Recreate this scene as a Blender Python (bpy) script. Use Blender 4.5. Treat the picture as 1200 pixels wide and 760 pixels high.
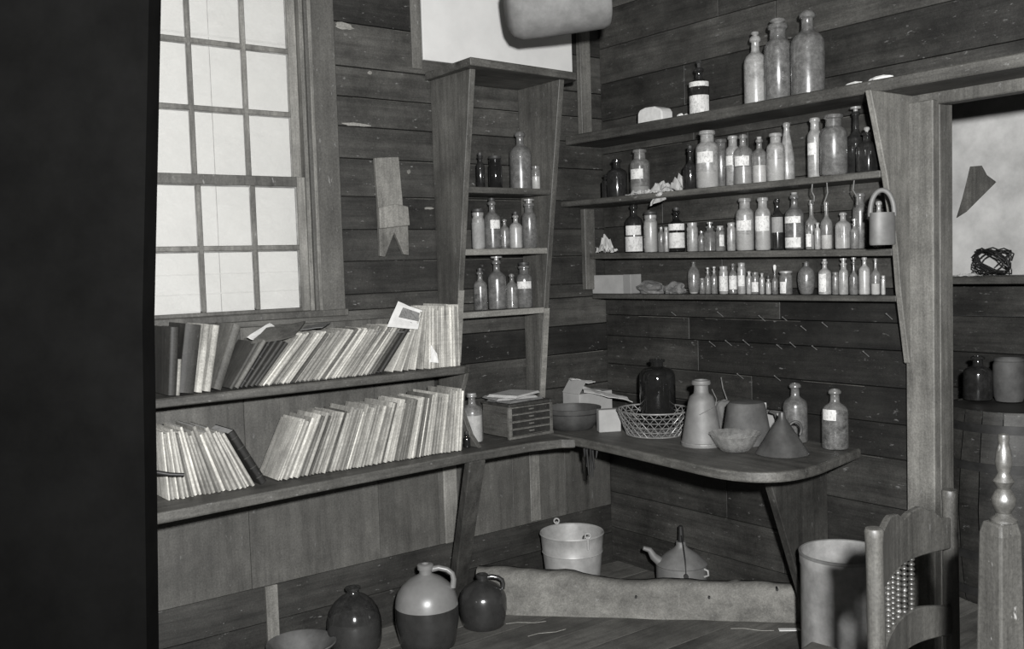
import bpy, math, random
from mathutils import Vector, Matrix, noise
random.seed(7)
R = random.Random(11)
PI = math.pi
C = bpy.context.scene.collection
S = bpy.context.scene
for o in list(bpy.data.objects): bpy.data.objects.remove(o)

# ------------------------------------------------------------------ camera
F = 1152.3
CAM = Vector((-3.3604, -3.5889, 1.5))
RX = Vector((0.79016531, -0.61210202, -0.03114323))
FW = Vector((0.60980425, 0.7902622, -0.06020328))
UP = RX.cross(FW)
cd = bpy.data.cameras.new('camera'); cam = bpy.data.objects.new('camera', cd); C.objects.link(cam)
cd.sensor_width = 36; cd.sensor_fit = 'HORIZONTAL'; cd.lens = F * 36 / 1200; cd.clip_start = .05
cam.matrix_world = Matrix(((RX.x, UP.x, -FW.x, CAM.x), (RX.y, UP.y, -FW.y, CAM.y), (RX.z, UP.z, -FW.z, CAM.z), (0, 0, 0, 1)))
S.camera = cam
# ------------------------------------------------------------------ light
S.view_settings.view_transform = 'Standard'; S.view_settings.look = 'None'
S.view_settings.exposure = 0.0; S.view_settings.gamma = 1; S.view_settings.use_curve_mapping = False
S.cycles.transparent_max_bounces = 24
w = bpy.data.worlds.new('world'); S.world = w; w.use_nodes = True
w.node_tree.nodes['Background'].inputs[0].default_value = (1, 1, 1, 1)
w.node_tree.nodes['Background'].inputs[1].default_value = 0.10
def spot(name, loc, target, power, radius, angle):
    ld = bpy.data.lights.new(name, 'SPOT'); ld.energy = power; ld.shadow_soft_size = radius
    ld.spot_size = math.radians(angle); ld.spot_blend = .7
    lo = bpy.data.objects.new(name, ld); C.objects.link(lo); lo.location = loc
    lo.rotation_euler = (Vector(target) - Vector(loc)).to_track_quat('-Z', 'Y').to_euler()
    return lo
spot('camera_flash', CAM + RX * .165 - FW * .15 + Vector((0, 0, .23)), (-.55, -.55, 1.35), 1370, .05, 100)

# ------------------------------------------------------------------ pixel -> point on a real plane
def HIT(px, py, ax, val):
    d = RX * (px - 600) + UP * (380 - py) + FW * F
    return CAM + d * ((val - CAM[ax]) / d[ax])
def dist(P): return (Vector(P) - CAM).dot(FW)

# ------------------------------------------------------------------ materials
TINT = (1.0, .992, .965)
def g(v): return (v * TINT[0], v * TINT[1], v * TINT[2], 1)
def newmat(n):
    m = bpy.data.materials.new(n); m.use_nodes = True
    nt = m.node_tree; return m, nt, nt.nodes, nt.links, nt.nodes['Principled BSDF']
def noise_node(N, L, vec, scale, detail=4, rough=.6, dim='3D', wsock=None):
    n = N.new('ShaderNodeTexNoise'); n.noise_dimensions = '4D' if wsock else dim
    n.inputs['Scale'].default_value = scale; n.inputs['Detail'].default_value = detail; n.inputs['Roughness'].default_value = rough
    L.new(vec, n.inputs['Vector'])
    if wsock: L.new(wsock, n.inputs['W'])
    return n.outputs['Fac']
def ramp(N, L, fac, stops):
    r = N.new('ShaderNodeValToRGB'); e = r.color_ramp.elements
    e[0].position, e[0].color = stops[0][0], g(stops[0][1]); e[1].position, e[1].color = stops[-1][0], g(stops[-1][1])
    for p, v in stops[1:-1]:
        k = e.new(p); k.color = g(v)
    L.new(fac, r.inputs[0]); return r.outputs[0]
def math_node(N, L, op, a, b):
    n = N.new('ShaderNodeMath'); n.operation = op
    for i, x in enumerate((a, b)):
        if isinstance(x, (int, float)): n.inputs[i].default_value = x
        else: L.new(x, n.inputs[i])
    return n.outputs[0]
def mixc(N, L, fac, a, b, mode='MIX'):
    n = N.new('ShaderNodeMix'); n.data_type = 'RGBA'; n.blend_type = mode
    if isinstance(fac, (int, float)): n.inputs[0].default_value = fac
    else: L.new(fac, n.inputs[0])
    for i, x in ((6, a), (7, b)):
        if isinstance(x, tuple): n.inputs[i].default_value = x
        else: L.new(x, n.inputs[i])
    return n.outputs[2]
def wood(name, dark, light, axis=0, rough=.55, wear=0.0, wearv=.3, stain=.5, fine=1.0, spec=.3, tonev=.55, bump=.25):
    m, nt, N, L, P = newmat(name)
    tc = N.new('ShaderNodeTexCoord'); mp = N.new('ShaderNodeMapping'); L.new(tc.outputs['Object'], mp.inputs[0])
    sc = [26 * fine] * 3; sc[axis] = 1.6; mp.inputs['Scale'].default_value = sc
    at = N.new('ShaderNodeAttribute'); at.attribute_name = 'tone'
    wv = math_node(N, L, 'MULTIPLY', at.outputs['Fac'], 37.0)
    grain = noise_node(N, L, mp.outputs[0], 1.0, 9, .78, wsock=wv)
    col = ramp(N, L, grain, [(.33, dark * .85), (.5, (dark + light) / 2), (.70, light * 1.1)])
    grit = noise_node(N, L, tc.outputs['Object'], 150, 3, .8)
    col = mixc(N, L, 1.0, col, ramp(N, L, grit, [(.3, .72), (.7, 1.28)]), 'MULTIPLY')
    big = noise_node(N, L, tc.outputs['Object'], 3.2, 8, .7, wsock=wv)
    st = ramp(N, L, big, [(.34, 1 - stain * 1.15), (.55, .98), (.74, 1.5)])
    col = mixc(N, L, 1.0, col, st, 'MULTIPLY')
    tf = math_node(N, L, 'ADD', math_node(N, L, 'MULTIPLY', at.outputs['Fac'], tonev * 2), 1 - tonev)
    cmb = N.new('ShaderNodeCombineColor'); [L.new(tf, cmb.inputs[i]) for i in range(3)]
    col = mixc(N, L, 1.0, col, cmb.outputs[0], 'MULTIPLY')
    # fine specks and scuffs
    mp2 = N.new('ShaderNodeMapping'); L.new(tc.outputs['Object'], mp2.inputs[0]); s2 = [60] * 3; s2[axis] = 22; mp2.inputs['Scale'].default_value = s2
    sp = noise_node(N, L, mp2.outputs[0], 1.0, 3, .7, wsock=wv)
    spf = N.new('ShaderNodeMapRange'); spf.inputs[1].default_value = .64; spf.inputs[2].default_value = .72; L.new(sp, spf.inputs[0])
    col = mixc(N, L, math_node(N, L, 'MULTIPLY', spf.outputs[0], .5), col, g(wearv * .8))
    if wear > 0:
        mp3 = N.new('ShaderNodeMapping'); L.new(tc.outputs['Object'], mp3.inputs[0]); s3 = [9] * 3; s3[axis] = 3; mp3.inputs['Scale'].default_value = s3
        wn = noise_node(N, L, mp3.outputs[0], 1.0, 8, .75, wsock=wv)
        wf = N.new('ShaderNodeMapRange'); wf.inputs[1].default_value = .74 - wear * .3; wf.inputs[2].default_value = .86 - wear * .3; L.new(wn, wf.inputs[0])
        col = mixc(N, L, math_node(N, L, 'MULTIPLY', wf.outputs[0], .75), col, g(wearv))
    L.new(col, P.inputs['Base Color']); P.inputs['Roughness'].default_value = rough; P.inputs['Specular IOR Level'].default_value = spec
    b = N.new('ShaderNodeBump'); b.inputs['Strength'].default_value = bump; b.inputs['Distance'].default_value = .004
    L.new(grain, b.inputs['Height']); L.new(b.outputs[0], P.inputs['Normal'])
    return m
def plain(name, v, rough=.6, metal=0, var=.25, scale=12, spec=.4, bump=.1, v2=None):
    m, nt, N, L, P = newmat(name)
    tc = N.new('ShaderNodeTexCoord')
    n = noise_node(N, L, tc.outputs['Object'], scale, 6, .65)
    col = ramp(N, L, n, [(.3, v * (1 - var)), (.7, v2 if v2 is not None else v * (1 + var))])
    L.new(col, P.inputs['Base Color']); P.inputs['Roughness'].default_value = rough; P.inputs['Metallic'].default_value = metal
    P.inputs['Specular IOR Level'].default_value = spec
    if bump:
        b = N.new('ShaderNodeBump'); b.inputs['Strength'].default_value = bump; b.inputs['Distance'].default_value = .005
        L.new(n, b.inputs['Height']); L.new(b.outputs[0], P.inputs['Normal'])
    return m
def glass(name, body=.45, fac=.5, tr=.9, rough=.14, dust=.3, scale=25):
    m, nt, N, L, P = newmat(name)
    tc = N.new('ShaderNodeTexCoord'); oi = N.new('ShaderNodeObjectInfo')
    n = noise_node(N, L, tc.outputs['Object'], scale * 1.6, 8, .75, wsock=math_node(N, L, 'MULTIPLY', oi.outputs['Random'], 9.0))
    L.new(ramp(N, L, n, [(.33, body * .82), (.67, body * 1.2)]), P.inputs['Base Color']); P.inputs['Roughness'].default_value = rough; P.inputs['Specular IOR Level'].default_value = .75
    P.inputs['Coat Weight'].default_value = .45; P.inputs['Coat Roughness'].default_value = .05
    t = N.new('ShaderNodeBsdfTransparent'); t.inputs[0].default_value = (tr, tr, tr * .995, 1)
    mr = N.new('ShaderNodeMapRange'); mr.inputs[1].default_value = .38; mr.inputs[2].default_value = .62
    mr.inputs[3].default_value = max(0, fac - dust / 2); mr.inputs[4].default_value = min(1, fac + dust / 2); L.new(n, mr.inputs[0])
    lw = N.new('ShaderNodeLayerWeight'); lw.inputs[0].default_value = .35
    fc = N.new('ShaderNodeMath'); fc.operation = 'MAXIMUM'; L.new(mr.outputs[0], fc.inputs[0])
    L.new(math_node(N, L, 'MULTIPLY', lw.outputs['Facing'], .62), fc.inputs[1])
    mx = N.new('ShaderNodeMixShader'); L.new(fc.outputs[0], mx.inputs[0]); L.new(t.outputs[0], mx.inputs[1]); L.new(P.outputs[0], mx.inputs[2])
    L.new(mx.outputs[0], N['Material Output'].inputs['Surface'])
    return m
def label_mat(name, v, ink=.12, lines=70, amt=.62):
    m, nt, N, L, P = newmat(name)
    tc = N.new('ShaderNodeTexCoord'); oi = N.new('ShaderNodeObjectInfo')
    mp = N.new('ShaderNodeMapping'); L.new(tc.outputs['Object'], mp.inputs[0]); mp.inputs['Scale'].default_value = (150, 150, 90)
    n = noise_node(N, L, mp.outputs[0], 1.0, 3, .6, wsock=math_node(N, L, 'MULTIPLY', oi.outputs['Random'], 9.0))
    wv = N.new('ShaderNodeTexWave'); wv.bands_direction = 'Z'; wv.inputs['Scale'].default_value = lines; L.new(tc.outputs['Object'], wv.inputs['Vector'])
    a = math_node(N, L, 'GREATER_THAN', n, amt - .08); b = math_node(N, L, 'GREATER_THAN', wv.outputs['Fac'], .5)
    st = noise_node(N, L, tc.outputs['Object'], 18, 4, .6)
    base = ramp(N, L, st, [(.3, v * .75), (.6, v)])
    L.new(mixc(N, L, math_node(N, L, 'MULTIPLY', math_node(N, L, 'MULTIPLY', a, b), .7), base, g(ink)), P.inputs['Base Color'])
    P.inputs['Roughness'].default_value = .8
    return m
M = {}
M['wall_left'] = wood('dark_board_wood', .018, .046, 0, wear=.13, wearv=.28, stain=.55)
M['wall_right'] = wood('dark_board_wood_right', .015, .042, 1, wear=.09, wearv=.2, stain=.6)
M['panel'] = wood('grey_painted_board', .048, .082, 2, wear=.05, wearv=.17, stain=.35, fine=.7, tonev=.25)
M['panel_h'] = wood('grey_painted_board_level', .035, .085, 0, wear=.05, wearv=.17, stain=.5, fine=.5, tonev=.25)
M['casing'] = wood('window_casing_wood', .05, .085, 2, stain=.25, fine=.6, tonev=.3)
M['sash'] = wood('sash_wood', .07, .17, 2, wear=.15, wearv=.35, stain=.4)
M['floor'] = wood('floor_wood', .06, .115, 0, wear=.06, wearv=.2, stain=.5, rough=.7)
M['plank'] = wood('shelf_plank_wood', .035, .10, 1, wear=.14, wearv=.3, stain=.5)
M['plank_x'] = wood('shelf_plank_wood_lengthwise', .03, .10, 0, wear=.16, wearv=.28, stain=.5)
M['cabside'] = wood('cabinet_side_wood', .045, .105, 2, wear=.06, wearv=.22, stain=.4, tonev=.3)
M['pale'] = wood('pale_plank_wood', .12, .24, 0, wear=.2, wearv=.45, stain=.35)
M['post'] = wood('grey_post_wood', .075, .15, 2, wear=.08, wearv=.26, stain=.4, tonev=.3)
M['darkleg'] = wood('dark_leg_wood', .022, .05, 2, wear=.05, wearv=.15)
M['beam'] = wood('hewn_beam_wood', .085, .17, 0, wear=.12, wearv=.28, stain=.4, fine=.5, rough=.85, tonev=.2, bump=.5)
M['chair'] = wood('chair_wood', .03, .065, 2, rough=.45, wear=.06, wearv=.14, stain=.3)
M['newel'] = wood('turned_post_wood', .02, .04, 2, rough=.35, stain=.2, spec=.6)
M['black'] = plain('unlit_black', .0008, .9, spec=0, bump=0)  # near-black colour stands in for the partition face being unlit
M['white'] = plain('white_paint', .46, .6, var=.08, scale=5)
M['shutter'] = plain('white_shutter_paint', .46, .6, var=.06, scale=6)
M['plaster'] = plain('old_plaster', .42, .9, var=.3, scale=4)
M['paper'] = plain('paper', .36, .85, var=.18, scale=14)
M['paper_w'] = plain('white_paper', .50, .85, var=.1, scale=14)
M['paper_d'] = plain('dusty_brown_paper', .11, .85, var=.4, scale=14)
M['pages'] = plain('page_edges', .28, .85, var=.25, scale=60)
M['card'] = plain('grey_cardboard', .17, .85, var=.15, scale=9)
M['cream'] = plain('pale_cardboard', .24, .85, var=.15, scale=9)
M['galv'] = plain('galvanised_metal', .2, .5, metal=.25, var=.3, scale=22)
M['galv_in'] = plain('bright_tin', .27, .5, metal=.15, var=.2, scale=18)
M['tin'] = plain('dull_tin', .13, .6, metal=.2, var=.2, scale=20)
M['tin_d'] = plain('dark_tin', .07, .45, metal=.4, var=.4, scale=10)
M['iron'] = plain('black_iron', .02, .5, metal=.3, var=.4, scale=18)
M['wire'] = plain('wire_metal', .2, .45, metal=.4, var=.3, scale=40)
M['rust'] = plain('stained_grey_metal', .05, .75, var=.3, scale=10, v2=.09)
M['drum'] = plain('drum_fibre', .17, .7, var=.35, scale=9, v2=.28)
M['stone_l'] = plain('salt_glaze_grey', .13, .35, var=.15, scale=14, spec=.5)
M['stone_d'] = plain('dark_slip_glaze', .022, .18, var=.3, scale=14, spec=.6)
M['liq_d'] = plain('dark_liquid', .006, .2, var=.1, bump=0)
M['liq_g'] = plain('grey_sediment', .2, .6, var=.3, scale=40)
M['powder'] = plain('white_powder', .45, .9, var=.12, scale=40)
M['stopper'] = plain('dark_stopper', .03, .5, var=.3)
M['cork'] = plain('cork', .22, .9, var=.3, scale=60)
M['keg'] = plain('grey_keg', .13, .75, var=.3, scale=11)
M['leather'] = wood('worn_board', .09, .17, 2, wear=.2, wearv=.3)
M['g_clear'] = glass('clear_dusty_glass', .22, .34, .93, rough=.24, dust=.32)
M['g_milk'] = glass('frosted_dusty_glass', .27, .62, .9, rough=.30, dust=.36)
M['g_grey'] = glass('grey_bottle_glass', .13, .62, .6, rough=.26, dust=.35)
M['g_dark'] = glass('dark_bottle_glass', .03, .5, .45, rough=.12, dust=.25)
M['g_black'] = glass('black_bottle_glass', .009, 1.0, .02, rough=.07, dust=.0)
pb = M['g_black'].node_tree.nodes['Principled BSDF']; pb.inputs['Specular IOR Level'].default_value = .4; pb.inputs['Coat Weight'].default_value = .15
M['g_pane'] = glass('window_pane_glass', .6, .10, .96, rough=.05, dust=.1, scale=6)
M['g_thin'] = glass('thin_glass', .3, .22, .95, rough=.06, dust=.2)
M['lab_w'] = label_mat('white_written_label', .50)
M['lab_g'] = label_mat('grey_printed_label', .2)
M['lab_d'] = label_mat('dark_printed_label', .15, ink=.02)
for i, v in enumerate((.06, .12, .2, .3, .4, .52)):
    M['pam%d' % i] = wood('worn_paper_cover_%s' % 'abcdef'[i], v * .46, v * 1.0, 2, rough=.85, wear=.22, wearv=min(.42, v * 1.5), stain=.5, fine=1.8, tonev=.25, spec=.1)
M['bk0'] = wood('black_cloth_cover', .012, .03, 2, wear=.1, wearv=.12, rough=.6)
M['bk1'] = wood('dark_leather_cover', .03, .06, 2, wear=.2, wearv=.16, rough=.6)
M['bk2'] = wood('brown_cloth_cover', .05, .09, 2, wear=.2, wearv=.22, rough=.7)

# ------------------------------------------------------------------ geometry helpers
class G:
    def __init__(s): s.v = []; s.f = []; s.t = []
    def add(s, vs, fs, tone=.5):
        b = len(s.v); s.v += [tuple(v) for v in vs]; s.f += [tuple(b + i for i in f) for f in fs]; s.t += [tone] * len(vs); return s
    def box(s, x0, x1, y0, y1, z0, z1, tone=.5, mat=None):
        vs = [Vector((x, y, z)) for z in (z0, z1) for y in (y0, y1) for x in (x0, x1)]
        if mat is not None: vs = [mat @ v for v in vs]
        return s.add(vs, [(0, 2, 3, 1), (4, 5, 7, 6), (0, 1, 5, 4), (2, 6, 7, 3), (0, 4, 6, 2), (1, 3, 7, 5)], tone)
    def hexa(s, p, tone=.5):  # 8 points: bottom 4 ccw, top 4 ccw
        return s.add(p, [(3, 2, 1, 0), (4, 5, 6, 7), (0, 1, 5, 4), (1, 2, 6, 5), (2, 3, 7, 6), (3, 0, 4, 7)], tone)
    def lathe(s, prof, n=28, tone=.5, sx=1, sy=1, mat=None, power=2.0):
        vs = []; fs = []
        for r, z in prof:
            for k in range(n):
                a = 2 * PI * k / n; c, q = math.cos(a), math.sin(a)
                if power != 2.0:
                    k_ = (abs(c) ** power + abs(q) ** power) ** (-1 / power); c *= k_; q *= k_
                v = Vector((r * c * sx, r * q * sy, z)); vs.append(mat @ v if mat is not None else v)
        for i in range(len(prof) - 1):
            for k in range(n):
                a, b = i * n + k, i * n + (k + 1) % n
                fs.append((a, b, b + n, a + n))
        return s.add(vs, fs, tone)
    def disc(s, r, z, n=28, up=True, tone=.5, sx=1, sy=1, mat=None):
        vs = [Vector((r * math.cos(2 * PI * k / n) * sx, r * math.sin(2 * PI * k / n) * sy, z)) for k in range(n)]
        if mat is not None: vs = [mat @ v for v in vs]
        return s.add(vs, [tuple(range(n)) if up else tuple(reversed(range(n)))], tone)
    def tube(s, pts, r, n=8, tone=.5, caps=True):
        pts = [Vector(p) for p in pts]; rs = r if isinstance(r, (list, tuple)) else [r] * len(pts)
        vs = []; fs = []; prev = None
        for i, p in enumerate(pts):
            d = (pts[min(i + 1, len(pts) - 1)] - pts[max(i - 1, 0)])
            d = d.normalized() if d.length > 1e-9 else Vector((0, 0, 1))
            if prev is None:
                a = Vector((0, 0, 1)) if abs(d.z) < .9 else Vector((1, 0, 0)); x = d.cross(a).normalized()
            else:
                x = (prev - d * prev.dot(d)).normalized()
            prev = x; y = d.cross(x)
            for k in range(n):
                q = 2 * PI * k / n; vs.append(p + (x * math.cos(q) + y * math.sin(q)) * rs[i])
        for i in range(len(pts) - 1):
            for k in range(n):
                a, b = i * n + k, i * n + (k + 1) % n
                fs.append((a, b, b + n, a + n))
        if caps: fs.append(tuple(reversed(range(n)))); fs.append(tuple((len(pts) - 1) * n + k for k in range(n)))
        return s.add(vs, fs, tone)
    def prism(s, outline, axis, a0, a1, tone=.5):  # outline: 2D pts in the two other axes
        def mk(p, a):
            q = list(p); q.insert(axis, a); return Vector(q)
        n = len(outline); vs = [mk(p, a0) for p in outline] + [mk(p, a1) for p in outline]
        fs = [tuple(range(n)), tuple(reversed(range(n, 2 * n)))] + [(i, i + n, (i + 1) % n + n, (i + 1) % n) for i in range(n)]
        return s.add(vs, fs, tone)
    def build(s, name, mat, parent=None, smooth=False, bevel=0, loc=None, solid=0, world=True, recalc=False, seg=1):
        me = bpy.data.meshes.new(name)
        off = Vector((0, 0, 0))
        if parent is not None and world:
            p = parent
            while p is not None: off += Vector(p.location); p = p.parent
        me.from_pydata([Vector(v) - off for v in s.v], [], s.f); me.update()
        at = me.attributes.new('tone', 'FLOAT', 'POINT'); at.data.foreach_set('value', s.t)
        import bmesh
        bm = bmesh.new(); bm.from_mesh(me); bmesh.ops.recalc_face_normals(bm, faces=bm.faces); bm.to_mesh(me); bm.free()
        me.materials.append(mat)
        if smooth:
            me.polygons.foreach_set('use_smooth', [True] * len(me.polygons))
            me.set_sharp_from_angle(angle=math.radians(smooth if smooth > 1 else 40))
        o = bpy.data.objects.new(name, me); C.objects.link(o)
        if parent is not None: o.parent = parent
        if loc is not None: o.location = loc
        if bevel:
            b = o.modifiers.new('bevel', 'BEVEL'); b.width = bevel; b.segments = seg; b.limit_method = 'ANGLE'
        if solid:
            q = o.modifiers.new('thickness', 'SOLIDIFY'); q.thickness = solid
        return o
def thing(name, label, cat, loc=(0, 0, 0), group=None, rot=None):
    o = bpy.data.objects.new(name, None); C.objects.link(o); o.location = loc; o.empty_display_size = .05
    if rot: o.rotation_euler = rot
    o['label'] = label; o['category'] = cat
    if group: o['group'] = group
    return o
def tag(o, label, cat, group=None):
    o['label'] = label; o['category'] = cat
    if group: o['group'] = group
    return o
def struct(o): o['kind'] = 'structure'; return o
def wob(v, amp, sc=3.0, seed=0):
    return Vector(v) + noise.noise_vector(Vector(v) * sc + Vector((seed * 7.1, seed * 3.3, 0))) * amp

# ================================================================== SETTING
# floor boards
b = G(); y = -6.0
while y < .3:
    wd = .16 + R.random() * .05; b.box(-5.5, 2.0, y, y + wd - .004, -.04, 0, R.random()); y += wd
struct(b.build('floor', M['floor']))
b = G(); b.box(-5.5, 2.0, -6, .3, 3.05, 3.1); struct(b.build('ceiling', M['panel_h']))
# left wall : horizontal boards beside and above the window, grey boards below
WX0, WX1, WZ0, WZ1 = -2.32, -1.60, 1.335, 2.80
b = G(); zs = [1.335, 1.40, 1.535, 1.665, 1.80, 1.955, 2.085, 2.205, 2.325, 2.50, 2.66, 2.85, 3.05]
for z0, z1 in zip(zs[:-1], zs[1:]):
    b.box(-1.59, .02, R.random() * .004, .03, z0 + .002, z1 - .002, R.random())
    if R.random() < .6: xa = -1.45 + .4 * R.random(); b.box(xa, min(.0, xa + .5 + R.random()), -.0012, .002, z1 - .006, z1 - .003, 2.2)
    b.box(-4.5, -2.45, R.random() * .003, .03, z0 + .002, z1 - .002, R.random())
b.box(-2.45, -1.59, 0, .03, 2.84, 3.05, .4)
for z0, z1 in ((.284, .5), (.5, .72), (.72, .905), (.905, 1.065), (1.065, 1.2), (1.2, 1.335)): b.box(-1.0, .02, R.random() * .003, .03, z0 + .002, z1 - .002, R.random())
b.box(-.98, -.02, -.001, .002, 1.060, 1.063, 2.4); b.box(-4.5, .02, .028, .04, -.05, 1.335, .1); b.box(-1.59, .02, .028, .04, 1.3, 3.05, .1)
b.box(-4.5, .02, 0, .03, .14, .281, .35); b.box(-4.5, .02, .002, .03, 0, .137, .2)
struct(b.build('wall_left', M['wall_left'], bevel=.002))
b = G(); x = -4.5
for x1 in (-3.3, -2.75, -1.9, -1.33, -1.03, -.93, -.62, -.3, .0):
    b.box(x, x1 - .0015, -.006, .025, .284, 1.315 if x1 < -1 else .735, .3 + R.random() * .4); x = x1
struct(b.build('wainscot_left', M['panel'], bevel=.0015))
b = G(); b.box(-4.5, -1.03, -.02, .02, 1.295, 1.335, .4); struct(b.build('trim_1', M['plank_x'], bevel=.003))
b = G(); b.box(-1.086, -1.037, -.010, 0, 2.345, 3.05, 1.1); struct(b.build('trim_2', M['casing'], bevel=.002))
b = G(); b.box(-.150, -.085, -.03, 0, 2.12, 3.05, .8); b.box(-.150, -.085, -.03, 0, 1.37, 1.76, .5); struct(b.build('trim_3', M['cabside'], bevel=.002))
b = G(); b.box(-1.85, -1.80, -.016, 0, .0, .283, .9); struct(b.build('trim_4', M['post'], bevel=.003))
b = G(); b.box(-1.01, -.94, -.02, -.006, .285, .71, .9); b.box(-.52, -.46, -.012, -.006, .29, .71, .9); struct(b.build('trim_5', M['post'], bevel=.003))
# right wall boards
b = G(); zs = [0, .17, .35, .54, .728, .86, .997, 1.137, 1.24, 1.37, 1.52, 1.67, 1.82, 2.03, 2.19, 2.37, 2.54, 2.72, 2.9, 3.05]
for i, (z0, z1) in enumerate(zip(zs[:-1], zs[1:])):
    ye = -1.68 if z0 < 2.02 else -4.2
    cut = [0, -[.55, 1.05, .75, 1.2, .4, .9, .6][i % 7], ye]
    for a, c in zip(cut[:-1], cut[1:]):
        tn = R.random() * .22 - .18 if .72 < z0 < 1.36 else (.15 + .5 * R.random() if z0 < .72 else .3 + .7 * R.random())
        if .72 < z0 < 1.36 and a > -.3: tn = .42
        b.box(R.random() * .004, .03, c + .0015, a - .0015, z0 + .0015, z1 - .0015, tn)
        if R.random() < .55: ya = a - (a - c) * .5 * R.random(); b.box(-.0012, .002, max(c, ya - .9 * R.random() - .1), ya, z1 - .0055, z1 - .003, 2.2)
b.box(.028, .04, -1.68, .0, 0, 3.05, .1); b.box(.028, .04, -4.2, 0, 2.03, 3.05, .1)
b.box(.0, .04, -4.2, -3.0, 0, 2.03, .3)
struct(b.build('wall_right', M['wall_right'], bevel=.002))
b = G()
for i, (x0_, z_, w_, h_) in enumerate(((-1.445, 2.47, .09, .028), (-1.43, 2.085, .13, .014), (-1.30, 2.30, .02, .016), (-1.13, 1.90, .02, .018), (-1.05, 1.75, .05, .012))):
    ol = [(x0_ + w_ * (.5 + .5 * math.cos(a) * (.7 + .5 * R.random())), z_ + h_ * (.5 + .5 * math.sin(a) * (.7 + .5 * R.random()))) for a in [2 * PI * k / 14 for k in range(14)]]
    b.prism(ol, 1, -.0014, .004, .5)
struct(b.build('trim_9', M['pale']))
# door post and lintel
b = G(); b.box(-.045, .0, -1.745, -1.637, 0, 2.035, .6); b.box(.0, .09, -1.745, -1.69, 0, 2.03, .35)
struct(b.build('door_post', M['post'], bevel=.004))
b = G(); b.box(-.012, .05, -4.2, -1.6, 2.02, 2.085, .5); struct(b.build('trim_6', M['cabside'], bevel=.004))
# back room beyond the doorway
b = G(); b.box(1.4, 1.45, -4.2, .3, 1.37, 3.05); struct(b.build('wall_back', M['plaster']))
b = G()
for i, z in enumerate((0, .2, .4, .62, .82, 1.0, 1.18)): b.box(1.39 + R.random() * .005, 1.44, -4.2, .3, z + .002, z + [.2, .2, .22, .2, .18, .18, .19][i] - .002, R.random())
struct(b.build('wall_back_boards', M['wall_right'], bevel=.002))
b = G(); b.box(.04, 1.45, .25, .3, 0, 3.05); struct(b.build('wall_side', M['wall_left']))
# torn plaster patch showing wood
pl = [HIT(x, y, 0, 1.394) for x, y in ((1137, 195), (1150, 194), (1156, 205), (1167, 213), (1158, 222), (1145, 235), (1132, 248), (1121, 255), (1128, 232), (1133, 212))]
b = G(); b.prism([(p.y, p.z) for p in pl], 0, 1.392, 1.40); struct(b.build('trim_7', M['cabside']))
# unlit partition edge in the foreground, left; its darkness is put into the colour
d = .9
def atdepth(px, py, dd):
    v = RX * (px - 600) + UP * (380 - py) + FW * F; return CAM + v * (dd / F)
b = G(); pts = [atdepth(x, y, d) for x, y in ((190, -60), (186, 140), (181, 375), (184, 560), (187, 830))]
lft = [atdepth(-900, y, d) for y in (-60, 140, 375, 560, 830)]
n = len(pts); fwd = Vector((FW.x, FW.y, 0)).normalized() * .03
vs = pts + lft + [p - fwd for p in pts] + [p - fwd for p in lft]; fs = []
for i in range(n - 1):
    fs += [(i, i + 1, n + i + 1, n + i), (2 * n + i, 3 * n + i, 3 * n + i + 1, 2 * n + i + 1), (i, 2 * n + i, 2 * n + i + 1, i + 1), (n + i, n + i + 1, 3 * n + i + 1, 3 * n + i)]
fs += [(0, n, 3 * n, 2 * n), (n - 1, 3 * n - 1, 4 * n - 1, 2 * n - 1)]
b.add(vs, fs); struct(b.build('wall_front', M['black']))

# ------------------------------------------------------------------ window
wr = thing('window_1', 'twelve-pane double hung window in the left wall', 'window'); del wr['label']; del wr['category']; wr['kind'] = 'structure'
b = G(); b.box(-1.585, -1.455, -.022, .0, 1.33, 3.05, .4); b.box(-2.47, -2.34, -.022, 0, 1.33, 2.92, .4); b.box(-2.47, -1.455, -.022, .0, 2.8, 2.92, .5)
b.build('casing', M['casing'], wr, bevel=.004)
b = G(); b.box(-1.60, -1.575, -.004, .05, 1.34, 2.82, .6); b.box(-2.34, -2.315, -.004, .05, 1.34, 2.82, .6); b.box(-1.575, -1.56, -.03, 0, 1.34, 2.82, .7); b.build('jamb', M['sash'], wr, bevel=.002)
b = G(); b.box(-2.5, -1.45, -.035, .05, 1.318, 1.345, .3); b.build('window_sill', M['cabside'], wr, bevel=.003)
def sash(z0, z1, rows, y, rail_t, rail_b):
    b = G(); X0, X1 = -2.30, -1.601
    b.box(X0, X0 + .035, y, y + .022, z0, z1, .6); b.box(X1 - .035, X1, y, y + .022, z0, z1, .7)
    b.box(X0 + .034, X1 - .034, y + .0005, y + .0215, z0, z0 + rail_b, .2); b.box(X0 + .034, X1 - .034, y + .0005, y + .0215, z1 - rail_t, z1, .15)
    s = b.build('sash', M['sash'], wr, bevel=.002)
    b = G()
    for xx in (-2.030, -1.818): b.box(xx - .009, xx + .009, y + .002, y + .018, z0 + rail_b, z1 - rail_t, .45)
    ih = (z1 - rail_t - z0 - rail_b) / rows
    for k in range(1, rows): b.box(X0 + .03, X1 - .03, y + .003, y + .017, z0 + rail_b + ih * k - .010, z0 + rail_b + ih * k + .010, .4)
    b.build('muntin', M['sash'], s, bevel=.003)
    b = G(); b.box(X0 + .02, X1 - .02, y + .0085, y + .0115, z0 + .02, z1 - .02); b.build('pane', M['g_pane'], s)
sash(1.345, 1.872, 2, .0, .038, .014)
sash(1.838, 2.640, 3, .026, .03, .034)
b = G(); x = -2.62
for x1 in (-2.33, -1.925, -1.40): b.box(x, x1 - .002, .10, .12, 1.2, 3.0, R.random()); x = x1
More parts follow.
